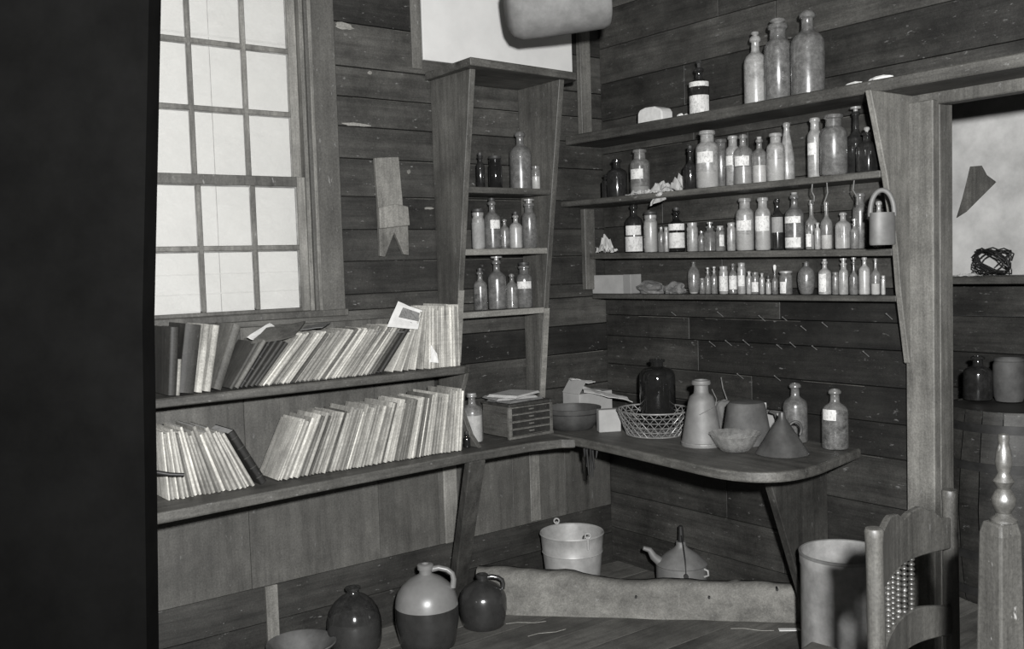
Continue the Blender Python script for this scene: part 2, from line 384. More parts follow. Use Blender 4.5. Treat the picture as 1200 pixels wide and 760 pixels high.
for z in (1.425, 1.50, 2.40, 2.405): b.box(-2.62, -1.40, .098, .10, z, z + .004)
struct(b.build('window_shutter', M['shutter'], bevel=.001))

# ================================================================== LARGE FURNITURE
# ---- L-shaped workbench
wb = thing('workbench', 'long plank counter running round the corner under both walls', 'counter', (-.9, -.3, .0))
b = G(); N_ = 30
ol = [(-3.2, -.007)]
front = [(-3.2, -.47), (-2.34, -.448), (-1.866, -.412), (-1.4, -.385), (-1.107, -.37), (-.80, -.375), (-.66, -.41), (-.615, -.45)]
ol = [(-3.2, -.008)] + front + [(-.60, -.008)]
b.prism(ol, 2, .712, .75, .5); b.build('left_top', M['plank_x'], wb, bevel=.006, seg=2)
rf = [(-.600, -.46), (-.605, -.60), (-.64, -.95), (-.672, -1.22), (-.668, -1.33), (-.63, -1.42), (-.55, -1.485), (-.40, -1.50), (-.2, -1.46), (-.004, -1.425)]
def chaikin(p):
    q = [p[0]]
    for a, c in zip(p[:-1], p[1:]): q += [(a[0] * .75 + c[0] * .25, a[1] * .75 + c[1] * .25), (a[0] * .25 + c[0] * .75, a[1] * .25 + c[1] * .75)]
    return q + [p[-1]]
rf = chaikin(chaikin(rf))
b = G(); b.prism([(-.598, -.008)] + rf + [(-.004, -.008)], 2, .714, .752, .7)
b.build('right_top', M['plank'], wb, bevel=.008, seg=2)
b = G(); T = [(-1.115, -.375), (-1.035, -.375), (-1.035, -.335), (-1.115, -.335)]; Bm = [(-1.025, -.07), (-.960, -.07), (-.960, -.015), (-1.025, -.015)]
b.hexa([Vector((x, y, 0)) for x, y in Bm] + [Vector((x, y, .713)) for x, y in T], .6); b.build('leg', M['darkleg'], wb, bevel=.004)
b = G(); b.prism([(0, .0), (-.12, 0), (-.16, .15), (-.387, .713), (-.004, .713)], 1, -1.27, -1.235, .4); b.build('support_panel', M['darkleg'], wb, bevel=.003)
b = G(); b.prism([(-.01, .0), (-.30, .0), (-.40, .712), (-.01, .712)], 0, -2.46, -2.425, .8); b.build('end_support', M['cabside'], wb, bevel=.003)
b = G()
for k in range(7):
    zt = .71; a = k / 6; b.tube([(-.585 + .008 * math.sin(k * 2.3), -.47 - .012 * k, zt), (-.583, -.47 - .012 * k, zt - (.03 + .09 * math.sin(PI * a) + .01 * R.random()))], [.006, .003], 6)
b.build('dripped_tar', M['iron'], wb)
# ---- upper book shelf
bs = thing('book_shelf', 'narrow plank shelf fixed under the window, filled with leaning pamphlets', 'shelf', (-1.7, -.12, 1.05))
b = G(); b.prism([(-3.2, -.007), (-3.2, -.265), (-2.2, -.252), (-1.04, -.25), (-1.003, -.235), (-1.003, -.007)], 2, 1.056, 1.088, .35); b.build('shelf_board', M['plank_x'], bs, bevel=.004)
b = G(); b.prism([(-.03, .751), (-.31, .751), (-.25, .80), (-.19, .90), (-.20, .98), (-.235, 1.055), (-.03, 1.055)], 0, -1.026, -1.004, .5); b.build('end_bracket', M['cabside'], bs, bevel=.003)
b = G(); b.prism([(-.03, .751), (-.30, .751), (-.24, 1.055), (-.03, 1.055)], 0, -2.43, -2.395, .95); b.build('end_bracket', M['post'], bs, bevel=.003)
p = HIT(182, 553, 1, -.33); q = HIT(216, 556, 1, -.36)
b = G(); b.tube([p + Vector((-.12, .0, .01)), p, (p + q) / 2 + Vector((0, 0, -.003)), q], [.008, .008, .007, .006], 10); b.build('iron_rod', M['iron'], bs, smooth=True)
# ---- corner cabinet with flared sides
cb = thing('corner_cabinet', 'tall narrow open cabinet with flared plank sides standing on the counter', 'cabinet', (-.76, -.12, .75))
b = G(); b.prism([(-.008, .752), (-.085, .752), (-.12, 1.07), (-.165, 1.38), (-.24, 1.88), (-.305, 2.30), (-.008, 2.30)], 0, -1.0, -.972, .55)
b.build('side_panel', M['cabside'], cb, bevel=.002)
b = G(); b.prism([(-.008, .752), (-.085, .752), (-.12, 1.07), (-.165, 1.38), (-.24, 1.88), (-.305, 2.30), (-.008, 2.30)], 0, -.523, -.495, .45)
b.build('side_panel', M['cabside'], cb, bevel=.002)
b = G(); b.prism([(-1.025, -.007), (-1.04, -.365), (-.445, -.33), (-.425, -.30), (-.44, -.007)], 2, 2.30, 2.332, .6); b.build('cabinet_top', M['plank_x'], cb, bevel=.003)
for z, d, m in ((1.832, .225, 'plank_x'), (1.573, .19, 'pale'), (1.305, .155, 'pale')):
    b = G(); b.box(-.972, -.523, -d, -.01, z - .026, z, .5); b.build('cabinet_shelf', M[m], cb, bevel=.002)
# worn pale lower front edge of the sides
b = G(); b.prism([(-.1225, 1.09), (-.1675, 1.40), (-.1700, 1.40), (-.125, 1.09)], 0, -1.001, -.971); b.build('worn_edge', M['pale'], cb)
b = G(); b.prism([(-.088, .76), (-.156, 1.30), (-.1585, 1.30), (-.091, .76)], 0, -.524, -.494); b.build('worn_edge', M['pale'], cb)
# white panel above the cabinet
b = G(); b.box(-1.033, -.188, -.014, -.0015, 2.385, 3.045); struct(b.build('trim_8', M['white'], bevel=.002))
# hanging keg
A = HIT(607, 8, 1, -.60); kc = Vector((-.80, -.62, 2.515)); ax = Vector((.80, -.52, .13)).normalized()
kg = thing('hanging_keg', 'grey keg hanging on its side above the corner cabinet', 'keg', kc)
rot = ax.to_track_quat('Z', 'Y').to_matrix().to_4x4()
pr = [(.0, -.20), (.07, -.20), (.10, -.185), (.118, -.15), (.122, 0), (.122, .17), (.118, .19), (.112, .196), (.105, .192), (.0, .192)]
b = G(); b.lathe(pr, 40, mat=rot); o = b.build('keg_body', M['keg'], kg, smooth=True, world=False)
b = G(); b.disc(.104, .1955, 36, mat=rot); b.lathe([(.104, .1955), (.104, .190)], 36, mat=rot); b.build('keg_head', M['tin'], kg, world=False)
for s_ in (-.13, .13):
    b = G(); c0 = ax * s_
    loop = [c0 + rot.to_3x3() @ Vector((.137 * math.cos(a), .137 * math.sin(a), 0)) for a in [2 * PI * k / 24 for k in range(25)]]
    b.tube([c0 + Vector((0, 0, .118)), c0 + Vector((0, 0, 3.05 - kc.z))], .004, 6); b.build('hanging_strap', M['iron'], kg, world=False)

# ---- bottle shelves on the right wall
sh = thing('bottle_shelves', 'four long plank shelves of bottles on the right wall', 'shelves', (0, -.8, 1.3))
b = G(); b.prism([(-.004, -.01), (-.245, -.01), (-.225, -.8), (-.215, -3.4), (-.004, -3.4)], 2, 2.062, 2.105, .35); b.build('shelf_board', M['plank'], sh, bevel=.004)
b = G(); b.prism([(-.004, -.01), (-.285, -.01), (-.24, -.8), (-.192, -1.63), (-.004, -1.63)], 2, 1.768, 1.793, .6); b.build('shelf_board', M['plank'], sh, bevel=.003)
def shelfsag(za, zb, xa, xb, ya, yb, t, tone):
    b = G(); n = 8; vs = []; fs = []
    for i in range(n + 1):
        f = i / n; y_ = ya + (yb - ya) * f; z_ = za + (zb - za) * f; x_ = xa + (xb - xa) * f
        vs += [(-.004, y_, z_ - t), (x_, y_, z_ - t), (x_, y_, z_), (-.004, y_, z_)]
    for i in range(n):
        o_ = 4 * i
        for k in range(4): fs.append((o_ + k, o_ + (k + 1) % 4, o_ + 4 + (k + 1) % 4, o_ + 4 + k))
    fs += [(3, 2, 1, 0), tuple(4 * n + k for k in range(4))]
    b.add(vs, fs, tone); b.build('shelf_board', M['plank'], sh, bevel=.002)
Z3 = lambda y_: 1.545 + (1.517 - 1.545) * min(1, -y_ / 1.63)
Z4 = lambda y_: 1.347
shelfsag(1.545, 1.517, -.125, -.121, -.01, -1.63, .026, .5)
shelfsag(1.347, 1.347, -.105, -.098, -.02, -1.63, .022, .3)
b = G(); b.prism([(.0, 1.085), (-.052, 1.10), (-.105, 1.36), (-.125, 1.52), (-.19, 1.78), (-.285, 2.062), (.0, 2.062)], 1, -1.655, -1.632, .6)
b.build('side_panel', M['post'], sh, bevel=.003)
for px, y0, y1, s_ in ((952, 219, 236, .4), (969, 217, 247, -.5), (1001, 215, 240, .7)):
    P0 = HIT(px, y0, 0, -.19); P1 = HIT(px + 5 * s_, y1, 0, -.19)
    b = G(); b.tube([P0 + Vector((0, 0, .012)), P0 + (P1 - P0) * .3 + Vector((0, .012 * s_, 0)), P0 + (P1 - P0) * .65 + Vector((0, -.008 * s_, 0)), P1], .0022, 6)
    b.build('wire_hook', M['wire'], sh)

# ---- hewn beam on the floor
bm_ = G(); A0 = Vector((-.965, -.172, 0)); B0 = Vector((-.03, -1.175, 0)); dirv = (B0 - A0).normalized(); nrm = Vector((-dirv.y, dirv.x, 0))
if nrm.dot(FW) < 0: nrm = -nrm
n = 36; L_ = (B0 - A0).length; vs = []; fs = []; sec = 10
for i in range(n + 1):
    f = i / n; c = A0 + dirv * (L_ * f * 1.0)
    hgt = .190 - .026 * f + .004 * math.sin(f * 9 + .7) + .003 * math.sin(f * 23) - (.022 if f > .30 else 0) * min(1, (f - .30) * 12) ; tk = .10
    prof = [(0, 0), (-.004, hgt * .3), (.002, hgt * .6), (.006, hgt * .88), (.022, hgt * .985), (tk * .5, hgt), (tk * .85, hgt * .97), (tk, hgt * .8), (tk, 0)]
    for u_, z_ in prof:
        p = c + nrm * (u_ + .01 * noise.noise(Vector((f * 8, z_ * 12, 3)))) + Vector((0, 0, z_ + (.006 * noise.noise(Vector((f * 20, u_ * 20, 9))) if z_ > 0 else 0))); vs.append(p)
k_ = len(prof)
for i in range(n):
    for j in range(k_): a, c = i * k_ + j, i * k_ + (j + 1) % k_; fs.append((a, c, c + k_, a + k_))
fs += [tuple(range(k_)), tuple(n * k_ + j for j in range(k_))]
bt = thing('hewn_timber', 'rough hewn grey timber lying across the corner on the floor', 'timber', A0)
bm_.add(vs, fs); bm_.build('timber_body', M['beam'], bt, smooth=60)
for f, z_ in ((.72, .10), (.50, .095), (.92, .14)):
    c = A0 + dirv * L_ * f + Vector((0, 0, z_)); b = G(); b.tube([c + nrm * .03, c - nrm * .012], .005, 8); b.build('spike', M['iron'], bt)

# ================================================================== BOOKS
def book(name, t, d, h, cover, lean, xb, yf, zb, label, cat, group, side, thick=.0015, bands=0, rag=0):
    """side=+1 leans right (pivot bottom right), -1 leans left"""
    r = thing(name, label, cat, (xb, yf, zb), group, (0, side * lean, 0))
    x0, x1 = (-t, 0) if side > 0 else (0, t)
    b = G(); tn = R.random()
    n = 5; ring = []
    for k in range(n + 1):   # rounded spine
        a = PI * k / n; ring.append((x0 + (x1 - x0) * (.5 - .5 * math.cos(a)), -min(.35 * t, .006) * math.sin(a)))
    outer = [(x0, d)] + ring + [(x1, d)]
    inner = [(x1 - thick, d), (x1 - thick, .002), (x0 + thick, .002), (x0 + thick, d)]
    b.prism(outer + inner, 2, 0, h, tn)
    for q in range(bands):
        z_ = h * (.12 + .76 * q / max(1, bands - 1)); b.prism([(x0 - .0006, .004), (x0 - .0006, -.001)] + [(x, y_ - .0015) for x, y_ in ring] + [(x1 + .0006, -.001), (x1 + .0006, .004)], 2, z_, z_ + .004, 1)
    b.build('cover', cover, r, world=False, smooth=50)
    b = G(); e = .0015 + rag
    b.box(x0 + thick, x1 - thick, .004, d - .004, .001 if rag else .003, h - e); b.build('pages', M['pages'], r, world=False)
    return r
def run_right(x_start, z, specs, hbase):
    """place right-leaning books from right to left; specs: dicts"""
    prev = None; x = x_start
    for s in specs:
        a, t, h = s['a'], s['t'] + .0012, s['h']
        if prev is None: xb = x
        else:
            xp, ap, tp = prev   # its left face: from (xp - tp cos, tp sin) direction (sin, cos)
            lx, lz = xp - tp * math.cos(ap), tp * math.sin(ap)
            zt = h * math.cos(a)
            lim_top = lx + max(0, zt - lz) * math.tan(ap) - h * math.sin(a)
            lim_bot = lx - lz * math.tan(a) if ap > a else lx - 0 * a
            lim_b2 = lx - lz * math.tan(a)
            xb = min(lim_top, lim_b2, lx)
        s['x'] = xb; prev = (xb, a, t)
    return specs
LOOK = ['pam4', 'pam3', 'pam5', 'pam2', 'pam4', 'pam5', 'pam3', 'pam4', 'pam1']
# upper shelf, right to left
sp = []
def add(n, amin, amax, tm, tM, hm, hM, looks, key):
    for i in range(n):
        f = i / max(1, n - 1); sp.append(dict(a=math.radians(amin + (amax - amin) * f), t=tm + (tM - tm) * R.random(), h=hm + (hM - hm) * R.random(), m=R.choice(looks), key=key))
add(15, 0.5, 3, .005, .012, .235, .262, ['pam4', 'pam5', 'pam3', 'pam5'], 'upright')
add(5, 7, 30, .005, .010, .235, .25, ['pam4', 'pam5', 'pam3'], 'fan')
add(1, 39, 39, .018, .018, .24, .24, ['bk0'], 'dark')
add(36, 40, 42, .005, .013, .225, .245, LOOK, 'slant')
add(7, 41, 33, .010, .020, .19, .205, ['bk0', 'bk1', 'bk2', 'bk1'], 'bound')
add(2, 30, 27, .026, .030, .235, .245, ['bk1', 'bk0'], 'thick')
run_right(-1.035, 0, sp, 0)
for s in sp:
    if s['x'] < -2.04: s['skip'] = 1
LAB = {'upright': ('worn pale pamphlet standing upright at the right end of the upper shelf', 'upright pamphlets on the upper shelf'),
       'fan': ('pale pamphlet half leaning, beside the upright ones on the upper shelf', 'half-leaning pamphlets on the upper shelf'),
       'dark': ('dark thin book leaning alone among pale pamphlets on the upper shelf', None),
       'slant': ('tattered thin pamphlet leaning right in the middle of the upper shelf', 'slanting pamphlets on the upper shelf'),
       'bound': ('dark bound book leaning steeply right below the loose booklets', 'dark leaning books on the upper shelf'),
       'thick': ('thick dark leather-bound volume with ribbed spine on the upper shelf', 'thick ribbed volumes on the upper shelf')}
LKZ = 1.0885
print('upper leftmost', sp[-1]['x'])
for s in sp:
    if s.get('skip'): continue
    lb, gr = LAB[s['key']]; bk = s['key'] in ('bound', 'thick', 'dark')
    book('book' if bk else 'pamphlet', s['t'], .165, s['h'], M[s['m']], s['a'], s['x'], -.205 - R.random() * .015, LKZ, lb, 'book' if bk else 'pamphlet', gr, 1, .0025 if bk else .001, 5 if s['key'] == 'thick' else (4 if s['key'] == 'bound' and R.random() < .6 else 0), 0 if bk else .004 * R.random())
xl = min(s['x'] for s in sp if not s.get('skip'))
# leftmost five upper books, nearly upright
left5 = [(.030, .240, 'bk2', 'book with pale spine edge leaning on the ribbed volumes', 'pam3'), (.024, .235, 'pam3', 'mid grey cloth book, second from the ribbed volumes', None), (.022, .240, 'pam4', 'tall book with a bright worn spine left of the grey cloth one', None),
         (.055, .240, 'bk0', 'wide black ledger leaning right near the dark partition', None), (.03, .235, 'bk0', 'black book half hidden at the left end of the upper shelf', None)]
x = xl - .035
for i, (t, h, m, lb, _) in enumerate(left5):
    a = math.radians([21, 11, 10, 9, 5][i])
    xb = x - .002; book('book', t, .17, h, M[m], a, xb, -.205, LKZ, lb, 'book', None, 1, .0025); x = xb - t / math.cos(a) - .004
P_ = HIT(212, 462, 1, -.235)
book('notebook', .012, .004, .125, M['pam3'], math.radians(6), P_.x, -.222, LKZ, 'small pale-edged notebook standing in front of the black ledger', 'book', None, 1, .002)

# lower row: right-leaning group
sp = []
add(8, 5, 10, .006, .013, .235, .262, ['pam4', 'pam5', 'pam3'], 'lowr')
add(18, 10, 17, .006, .013, .225, .255, LOOK, 'lowr')
add(26, 18, 23, .006, .013, .222, .250, LOOK, 'lowm')
add(26, 24, 30, .006, .013, .22, .242, LOOK, 'lowl')
run_right(-1.095, 0, sp, 0)
print('lower leftmost', [round(s['x'], 2) for s in sp][::8])
LAB2 = {'lowr': ('pale pamphlet almost upright at the right end of the lower row', 'upright pamphlets in the lower row'),
        'lowm': ('thin pale pamphlet leaning right in the middle of the lower row', 'leaning pamphlets in the middle of the lower row'),
        'lowl': ('thin pamphlet leaning right beside the gap in the lower row', 'leaning pamphlets beside the gap in the lower row')}
for i, s in enumerate(sp):
    if s['x'] < -1.90: continue
    lb, gr = LAB2[s['key']]
    book('pamphlet', s['t'], .17, s['h'], M[s['m']], s['a'], s['x'], -.285 - R.random() * .02, .7515, lb, 'pamphlet', gr, 1, .001, 0, .006 * R.random())
# lower row: left-leaning group (left to right)
sp = []
add(4, 3, 7, .006, .014, .22, .25, ['pam4', 'pam5'], 'l')
add(22, 9, 36, .006, .013, .215, .25, ['pam4', 'pam5', 'pam3', 'pam5', 'pam4'], 'l')
run_right(2.30, 0, sp, 0)     # mirrored
for s in sp:
    xx = -s['x']
    if xx > -2.0: continue
    book('pamphlet', s['t'], .17, s['h'], M[s['m']], s['a'], xx, -.30 - R.random() * .02, .7515, 'pale worn pamphlet leaning left at the left end of the lower row', 'pamphlet', 'left-leaning pamphlets in the lower row', -1, .001, 0, .006 * R.random()); lastx = xx; lt = s
print('left group end', lastx)
xx = lastx + (lt['t'] + .004) / math.cos(lt['a']) + .016
book('book', .026, .17, .225, M['bk0'], lt['a'] + math.radians(2.5), xx, -.305, .7515, 'dark bound book leaning left against the pamphlets of the lower row', 'book', None, -1, .0025, 5)

# loose papers on the books
def sheet(name, corners, z_amp, mat, label, cat, seed=0, t=.0015, nx=10, ny=8, parent=None, group=None):
    c = [Vector(p) for p in corners]; vs = []; fs = []
    for j in range(ny + 1):
        for i in range(nx + 1):
            u_, v_ = i / nx, j / ny
            p = (c[0] * (1 - u_) + c[1] * u_) * (1 - v_) + (c[3] * (1 - u_) + c[2] * u_) * v_
            nv = (c[1] - c[0]).cross(c[3] - c[0]).normalized()
            p = p + nv * z_amp * (noise.noise(Vector((u_ * 2.2 + seed, v_ * 2.2, seed * 1.7))) + .4 * abs(noise.noise(Vector((u_ * 6 + seed, v_ * 5, 2))))); vs.append(p)
    for j in range(ny):
        for i in range(nx): a = j * (nx + 1) + i; fs.append((a, a + 1, a + nx + 2, a + nx + 1))
    b = G(); b.add(vs, fs); o = b.build(name, mat, parent, solid=t)
    if label: tag(o, label, cat, group)
    return o
def H1(px, py, y=-.2): return HIT(px, py, 1, y)
def H0(px, py, x=-.1): return HIT(px, py, 0, x)
sheet('booklet', [H1(294, 402, -.22), H1(345, 393, -.22), H1(358, 376, -.12), H1(312, 384, -.12)], .006, M['bk2'], 'dark limp booklet lying flat on top of the leaning dark books', 'booklet', 1, .006)
sheet('paper_sheet', [H1(290, 394, -.18), H1(300, 399, -.2), H1(322, 383, -.10), H1(316, 378, -.08)], .006, M['paper_w'], 'white crumpled sheet poking out behind the dark limp booklet', 'paper', 2, .002)
sheet('booklet', [H1(352, 386, -.2), H1(378, 383, -.2), H1(388, 377, -.08), H1(360, 381, -.08)], .002, M['paper_d'], 'thin grey leaflet lying flat on the slanting pamphlets below the sill', 'booklet', 3, .003)
sheet('brown_wrapper', [H1(440, 388, -.215), H1(480, 389, -.215), H1(486, 381, -.12), H1(450, 380, -.12)], .006, M['paper_d'], 'grey wrapping paper lying under the printed picture leaflet', 'paper', 4, .003)
pc = [H1(453, 383, -.235), H1(489, 386, -.225), H1(495, 364, -.20), H1(466, 353, -.19)]
o = sheet('picture_leaflet', pc, .006, M['paper_w'], 'open white leaflet with a dark printed picture on the pamphlets', 'leaflet', 5, .001)
off = Vector((0, -.008, .0))
sheet('printed_picture', [p + off for p in (H1(466, 371, -.218), H1(489, 376, -.214), H1(492, 367, -.205), H1(471, 360, -.202))], .002, M['lab_d'], None, None, 6, .0006, parent=o)
sheet('folded_page', [H1(503, 424, -.222), H1(514, 425, -.222), H1(512, 414, -.222), H1(505, 404, -.222)], .003, M['paper_w'], 'small torn white page hanging from the upright pamphlets', 'paper', 8, .001)

# ================================================================== BOTTLES
K = {'big': [(.0, .004), (.9, 0), (1, .03), (1, .70), (.98, .77), (.90, .83), (.72, .87), (.45, .885), (.34, .90), (.33, .96), (.44, .965), (.44, 1), (.28, 1), (.26, .93)],
     'std': [(.0, .004), (.86, 0), (.97, .012), (1, .04), (1, .60), (.96, .66), (.82, .71), (.6, .745), (.42, .77), (.36, .80), (.34, .91), (.36, .915), (.48, .93), (.49, .965), (.42, .985), (.36, 1.0), (.28, 1), (.26, .93)],
     'wide': [(0, .004), (.88, 0), (1, .03), (1, .66), (.97, .71), (.86, .755), (.68, .785), (.60, .80), (.58, .915), (.62, .92), (.72, .935), (.72, .97), (.66, .99), (.5, .99), (.5, .9)],
     'tall': [(0, .004), (.88, 0), (1, .03), (1, .50), (.96, .56), (.82, .61), (.55, .65), (.38, .69), (.33, .74), (.31, .93), (.42, .94), (.44, .98), (.36, 1), (.26, 1), (.24, .9)],
     'cone': [(0, .004), (.9, 0), (1, .03), (1, .30), (.94, .42), (.62, .68), (.40, .84), (.36, .92), (.46, .94), (.46, .98), (.34, 1), (.26, 1), (.26, .9)],
     'flask': [(0, .004), (.6, 0), (.74, .03), (.92, .2), (1, .42), (1, .58), (.9, .72), (.6, .82), (.32, .87), (.28, .97), (.36, .975), (.34, 1), (.2, 1), (.2, .95)],
     'jar': [(0, .004), (.9, 0), (1, .03), (1, .78), (.95, .82), (.84, .86), (.82, .90), (.9, .905), (.92, .99), (.86, 1), (.76, 1), (.76, .9)],
     'vial': [(0, .004), (.85, 0), (1, .03), (1, .70), (.9, .76), (.6, .80), (.5, .84), (.5, .92), (.68, .93), (.68, .99), (.6, 1), (.4, 1), (.38, .92)],
     'jug': [(0, .004), (.9, 0), (1, .02), (1, .72), (.97, .77), (.86, .82), (.66, .86), (.42, .88), (.27, .89), (.26, .96), (.36, .965), (.37, .995), (.3, 1), (.2, 1), (.2, .93)]}
BASEY = {}
def bottle(px, ytop, w, kind, row, label, gl='g_clear', fill=None, lab=None, stop=None, dx=0, ybase=None, group=None, sq=False, name='glass_bottle', cat='bottle'):
    """row: (axis, value, shelf height or function)"""
    axn, val, zf = row
    val = val + dx
    if axn == 2: P = HIT(px, ybase, 2, val); z0 = val
    else:
        P = HIT(px, 300, axn, val)
        z0 = zf(P.y) if callable(zf) else zf
        for _ in range(3):   # follow the lean of the verticals
            d_ = Vector((P.x, P.y, z0)); sc_ = F / dist(d_); yy = 380 - (d_ - CAM).dot(UP) * sc_
            P = HIT(px, (yy + ytop) / 2, axn, val)
            z0 = zf(P.y) if callable(zf) else zf
    base = Vector((P.x, P.y, z0)); D = dist(base)
    dirh = (base - CAM); dirh.z = 0
    # top height: intersect the pixel row with the vertical through base
    lo, hi = z0, z0 + 1.0
    for _ in range(30):
        mz = (lo + hi) / 2; q = Vector((P.x, P.y, mz)); yy = 380 - (q - CAM).dot(UP) * F / (q - CAM).dot(FW)
        if yy > ytop: lo = mz
        else: hi = mz
    h = lo - z0; r = w / 2 * D / F
    prof = [(a * r, c * h) for a, c in K[kind]]
    T = thing(name, label, cat, (base.x, base.y, z0 + .0008), group)
    pw = 6.0 if sq else 2.0
    # the body keeps superellipse section only below the shoulder
    b = G(); b.lathe(prof, 28 if r > .03 else 20, power=pw)
    b.build('bottle_glass', M[gl], T, smooth=45, world=False)
    ang = math.atan2(-dirh.y, -dirh.x)
    shz = {'big': .7, 'std': .62, 'wide': .68, 'tall': .52, 'cone': .32, 'flask': .6, 'jar': .8, 'vial': .7, 'jug': .74}[kind]
    if fill:
        fr, fm = fill; fr = min(fr, 1.0); pf = [(a * .93, c * (1 if c > .02 * h else 1) + .0012) for a, c in prof if c <= fr * h and a > 0]
        pf = [(max(a - .0015, .001), c) for a, c in pf]
        lastr = None
        for (a0, c0), (a1, c1) in zip(prof[:-1], prof[1:]):
            if c0 <= fr * h <= c1: lastr = a0 + (a1 - a0) * (fr * h - c0) / max(1e-6, c1 - c0); break
        if lastr is None: lastr = r * .3
        pf.append((max(lastr * .93 - .0015, .001), fr * h)); pf = [(.0005, .002)] + pf + [(.0005, fr * h)]
        b = G(); b.lathe(pf, 20, power=pw); b.build('contents', M[fm], T, smooth=45, world=False)
    if lab:
        for li in lab:
            za, zb, mt, span, ofs = (list(li) + [50, -8])[:5] if len(li) == 3 else (list(li) + [-8])[:5] if len(li) == 4 else li
            b = G(); n = 12; vs = []; fs = []
            for z_ in (za * h, zb * h):
                for k in range(n + 1):
                    a = ang + math.radians(ofs + span * (2 * k / n - 1)); c, q = math.cos(a), math.sin(a)
                    kk = (abs(c) ** pw + abs(q) ** pw) ** (-1 / pw) if sq else 1
                    vs.append((c * kk * (r * 1.012 + .0004), q * kk * (r * 1.012 + .0004), z_))
            for k in range(n): fs.append((k, k + 1, k + n + 2, k + n + 1))
            b.add(vs, fs); b.build('paper_label', M[mt], T, smooth=True, world=False)
    nr = {'big': .34, 'std': .36, 'wide': .6, 'tall': .33, 'cone': .36, 'flask': .28, 'jar': .85, 'vial': .5, 'jug': .27}[kind] * r
    if stop == 'cork': b = G(); b.lathe([(0, h * .93), (nr * .75, h * .93), (nr * .85, h + .008), (0, h + .009)], 14); b.build('cork', M['cork'], T, smooth=30, world=False)
    if stop == 'white': b = G(); b.lathe([(0, h * .93), (nr * .8, h * .93), (nr * 1.5, h + .004), (nr * 1.7, h + .014), (nr * .9, h + .02), (0, h + .02)], 9); b.build('paper_plug', M['paper_w'], T, world=False)
    if stop == 'flat': b = G(); b.lathe([(0, h * .9), (nr * .7, h * .93), (nr * .7, h + .008), (nr * (1.7 if nr < r * .5 else 1.2), h + .010), (nr * (1.7 if nr < r * .5 else 1.2), h + .017), (0, h + .018)], 18); b.build('glass_stopper', M['g_milk'], T, smooth=30, world=False)
    if stop == 'ball': b = G(); b.lathe([(0, h * .93), (nr * .6, h * .93), (nr * .5, h + .003), (nr * 1.0, h + .010), (nr * .85, h + .017), (0, h + .021)], 14); b.build('glass_stopper', M['g_milk'], T, smooth=50, world=False)
    if stop == 'dark': b = G(); b.lathe([(0, h * .9), (nr * .8, h * .9), (nr * .95, h + .001), (nr * 1.15, h + .004), (nr * 1.1, h + .014), (0, h + .015)], 16); b.build('stopper', M['stopper'], T, smooth=30, world=False)
    if stop == 'cap': b = G(); b.lathe([(0, h + .002), (nr * 1.15, h + .002), (nr * 1.2, h), (nr * 1.2, h * .93), (nr * .98, h * .93)], 20); b.build('screw_cap', M['galv'], T, smooth=30, world=False)
    if stop == 'pump': b = G(); b.tube([(0, 0, h * .95), (0, 0, h + .02)], nr * .5, 8); b.tube([(-nr * .1, 0, h + .02), (nr * .3, 0, h + .026)], nr * .8, 8); b.build('stopper', M['stopper'], T, world=False)
    return T
r1 = (0, -.12, 2.1055); r2 = (0, -.12, 1.7935); r3 = (0, -.062, lambda y_: Z3(y_) + .0006); r4 = (0, -.052, lambda y_: Z4(y_) + .0006)
LW = [(.35, .58, 'lab_w')]
# top shelf
bottle(819.5, 80, 23, 'std', r1, 'small dark bottle with a big white label alone in the middle of the top shelf', 'g_dark', None, [(.04, .42, 'lab_w', 75), (.60, .70, 'lab_w', 75)], 'pump', sq=False)
bottle(885.5, 43, 27, 'std', r1, 'half-filled clear bottle, left of the three big ones on the top shelf', 'g_milk', (.33, 'powder'), None, 'ball')
bottle(912, 28, 32, 'wide', r1, 'big wide-necked bottle, middle of the three on the top shelf', 'g_grey', (.07, 'liq_g'), None, 'ball', dx=.0)
bottle(946.5, 14, 39, 'std', r1, 'tallest and widest bottle, right of the three on the top shelf', 'g_grey', None, None, None)
# second shelf
bottle(723, 187, 24, 'std', r2, 'clear bottle with dark contents at the far left of the second shelf', 'g_dark', (.5, 'liq_d'), None, None, dx=-.03)
bottle(711, 205, 12, 'vial', r2, 'small dark vial partly behind the leftmost bottle of the second shelf', 'g_dark', (.7, 'liq_d'), dx=.0)
bottle(750, 175, 23, 'wide', r2, 'clear bottle with a bright square label left of the crumpled papers', 'g_clear', (.2, 'liq_g'), [(.36, .57, 'lab_w', 42, -25)], None)
bottle(809, 175, 17, 'tall', r2, 'small bottle half full of dark liquid right of the crumpled papers', 'g_dark', (.32, 'liq_d'), None, 'dark', dx=-.03)
bottle(829, 153, 27, 'wide', r2, 'large clear wide-necked bottle with a square label and powder on second shelf', 'g_milk', (.28, 'powder'), [(.43, .62, 'lab_w', 42, -15)], None, dx=-.045)
bottle(845, 163, 20, 'wide', r2, 'cloudy bottle half hidden behind the large wide-necked one on second shelf', 'g_grey', (.35, 'liq_d'), None, None, dx=.05)
bottle(859, 159, 17, 'wide', r2, 'narrow clear bottle with a band label, left one of the touching pair', 'g_milk', None, [(.42, .60, 'lab_w', 60)], None, dx=.02)
bottle(871, 158, 22, 'std', r2, 'clear bottle with a square label in the middle of second shelf', 'g_clear', (.35, 'liq_g'), [(.37, .56, 'lab_w', 48, -12)], None, dx=-.04)
bottle(890, 163, 18, 'std', r2, 'small clear bottle with thin neck between the pair and the frosted jar', 'g_clear', (.4, 'powder'), None, 'cork', dx=-.03)
bottle(909, 156, 21, 'wide', r2, 'frosted wide-necked bottle beside the slender cone-shouldered one', 'g_milk', (.45, 'powder'), None, None, dx=-.03)
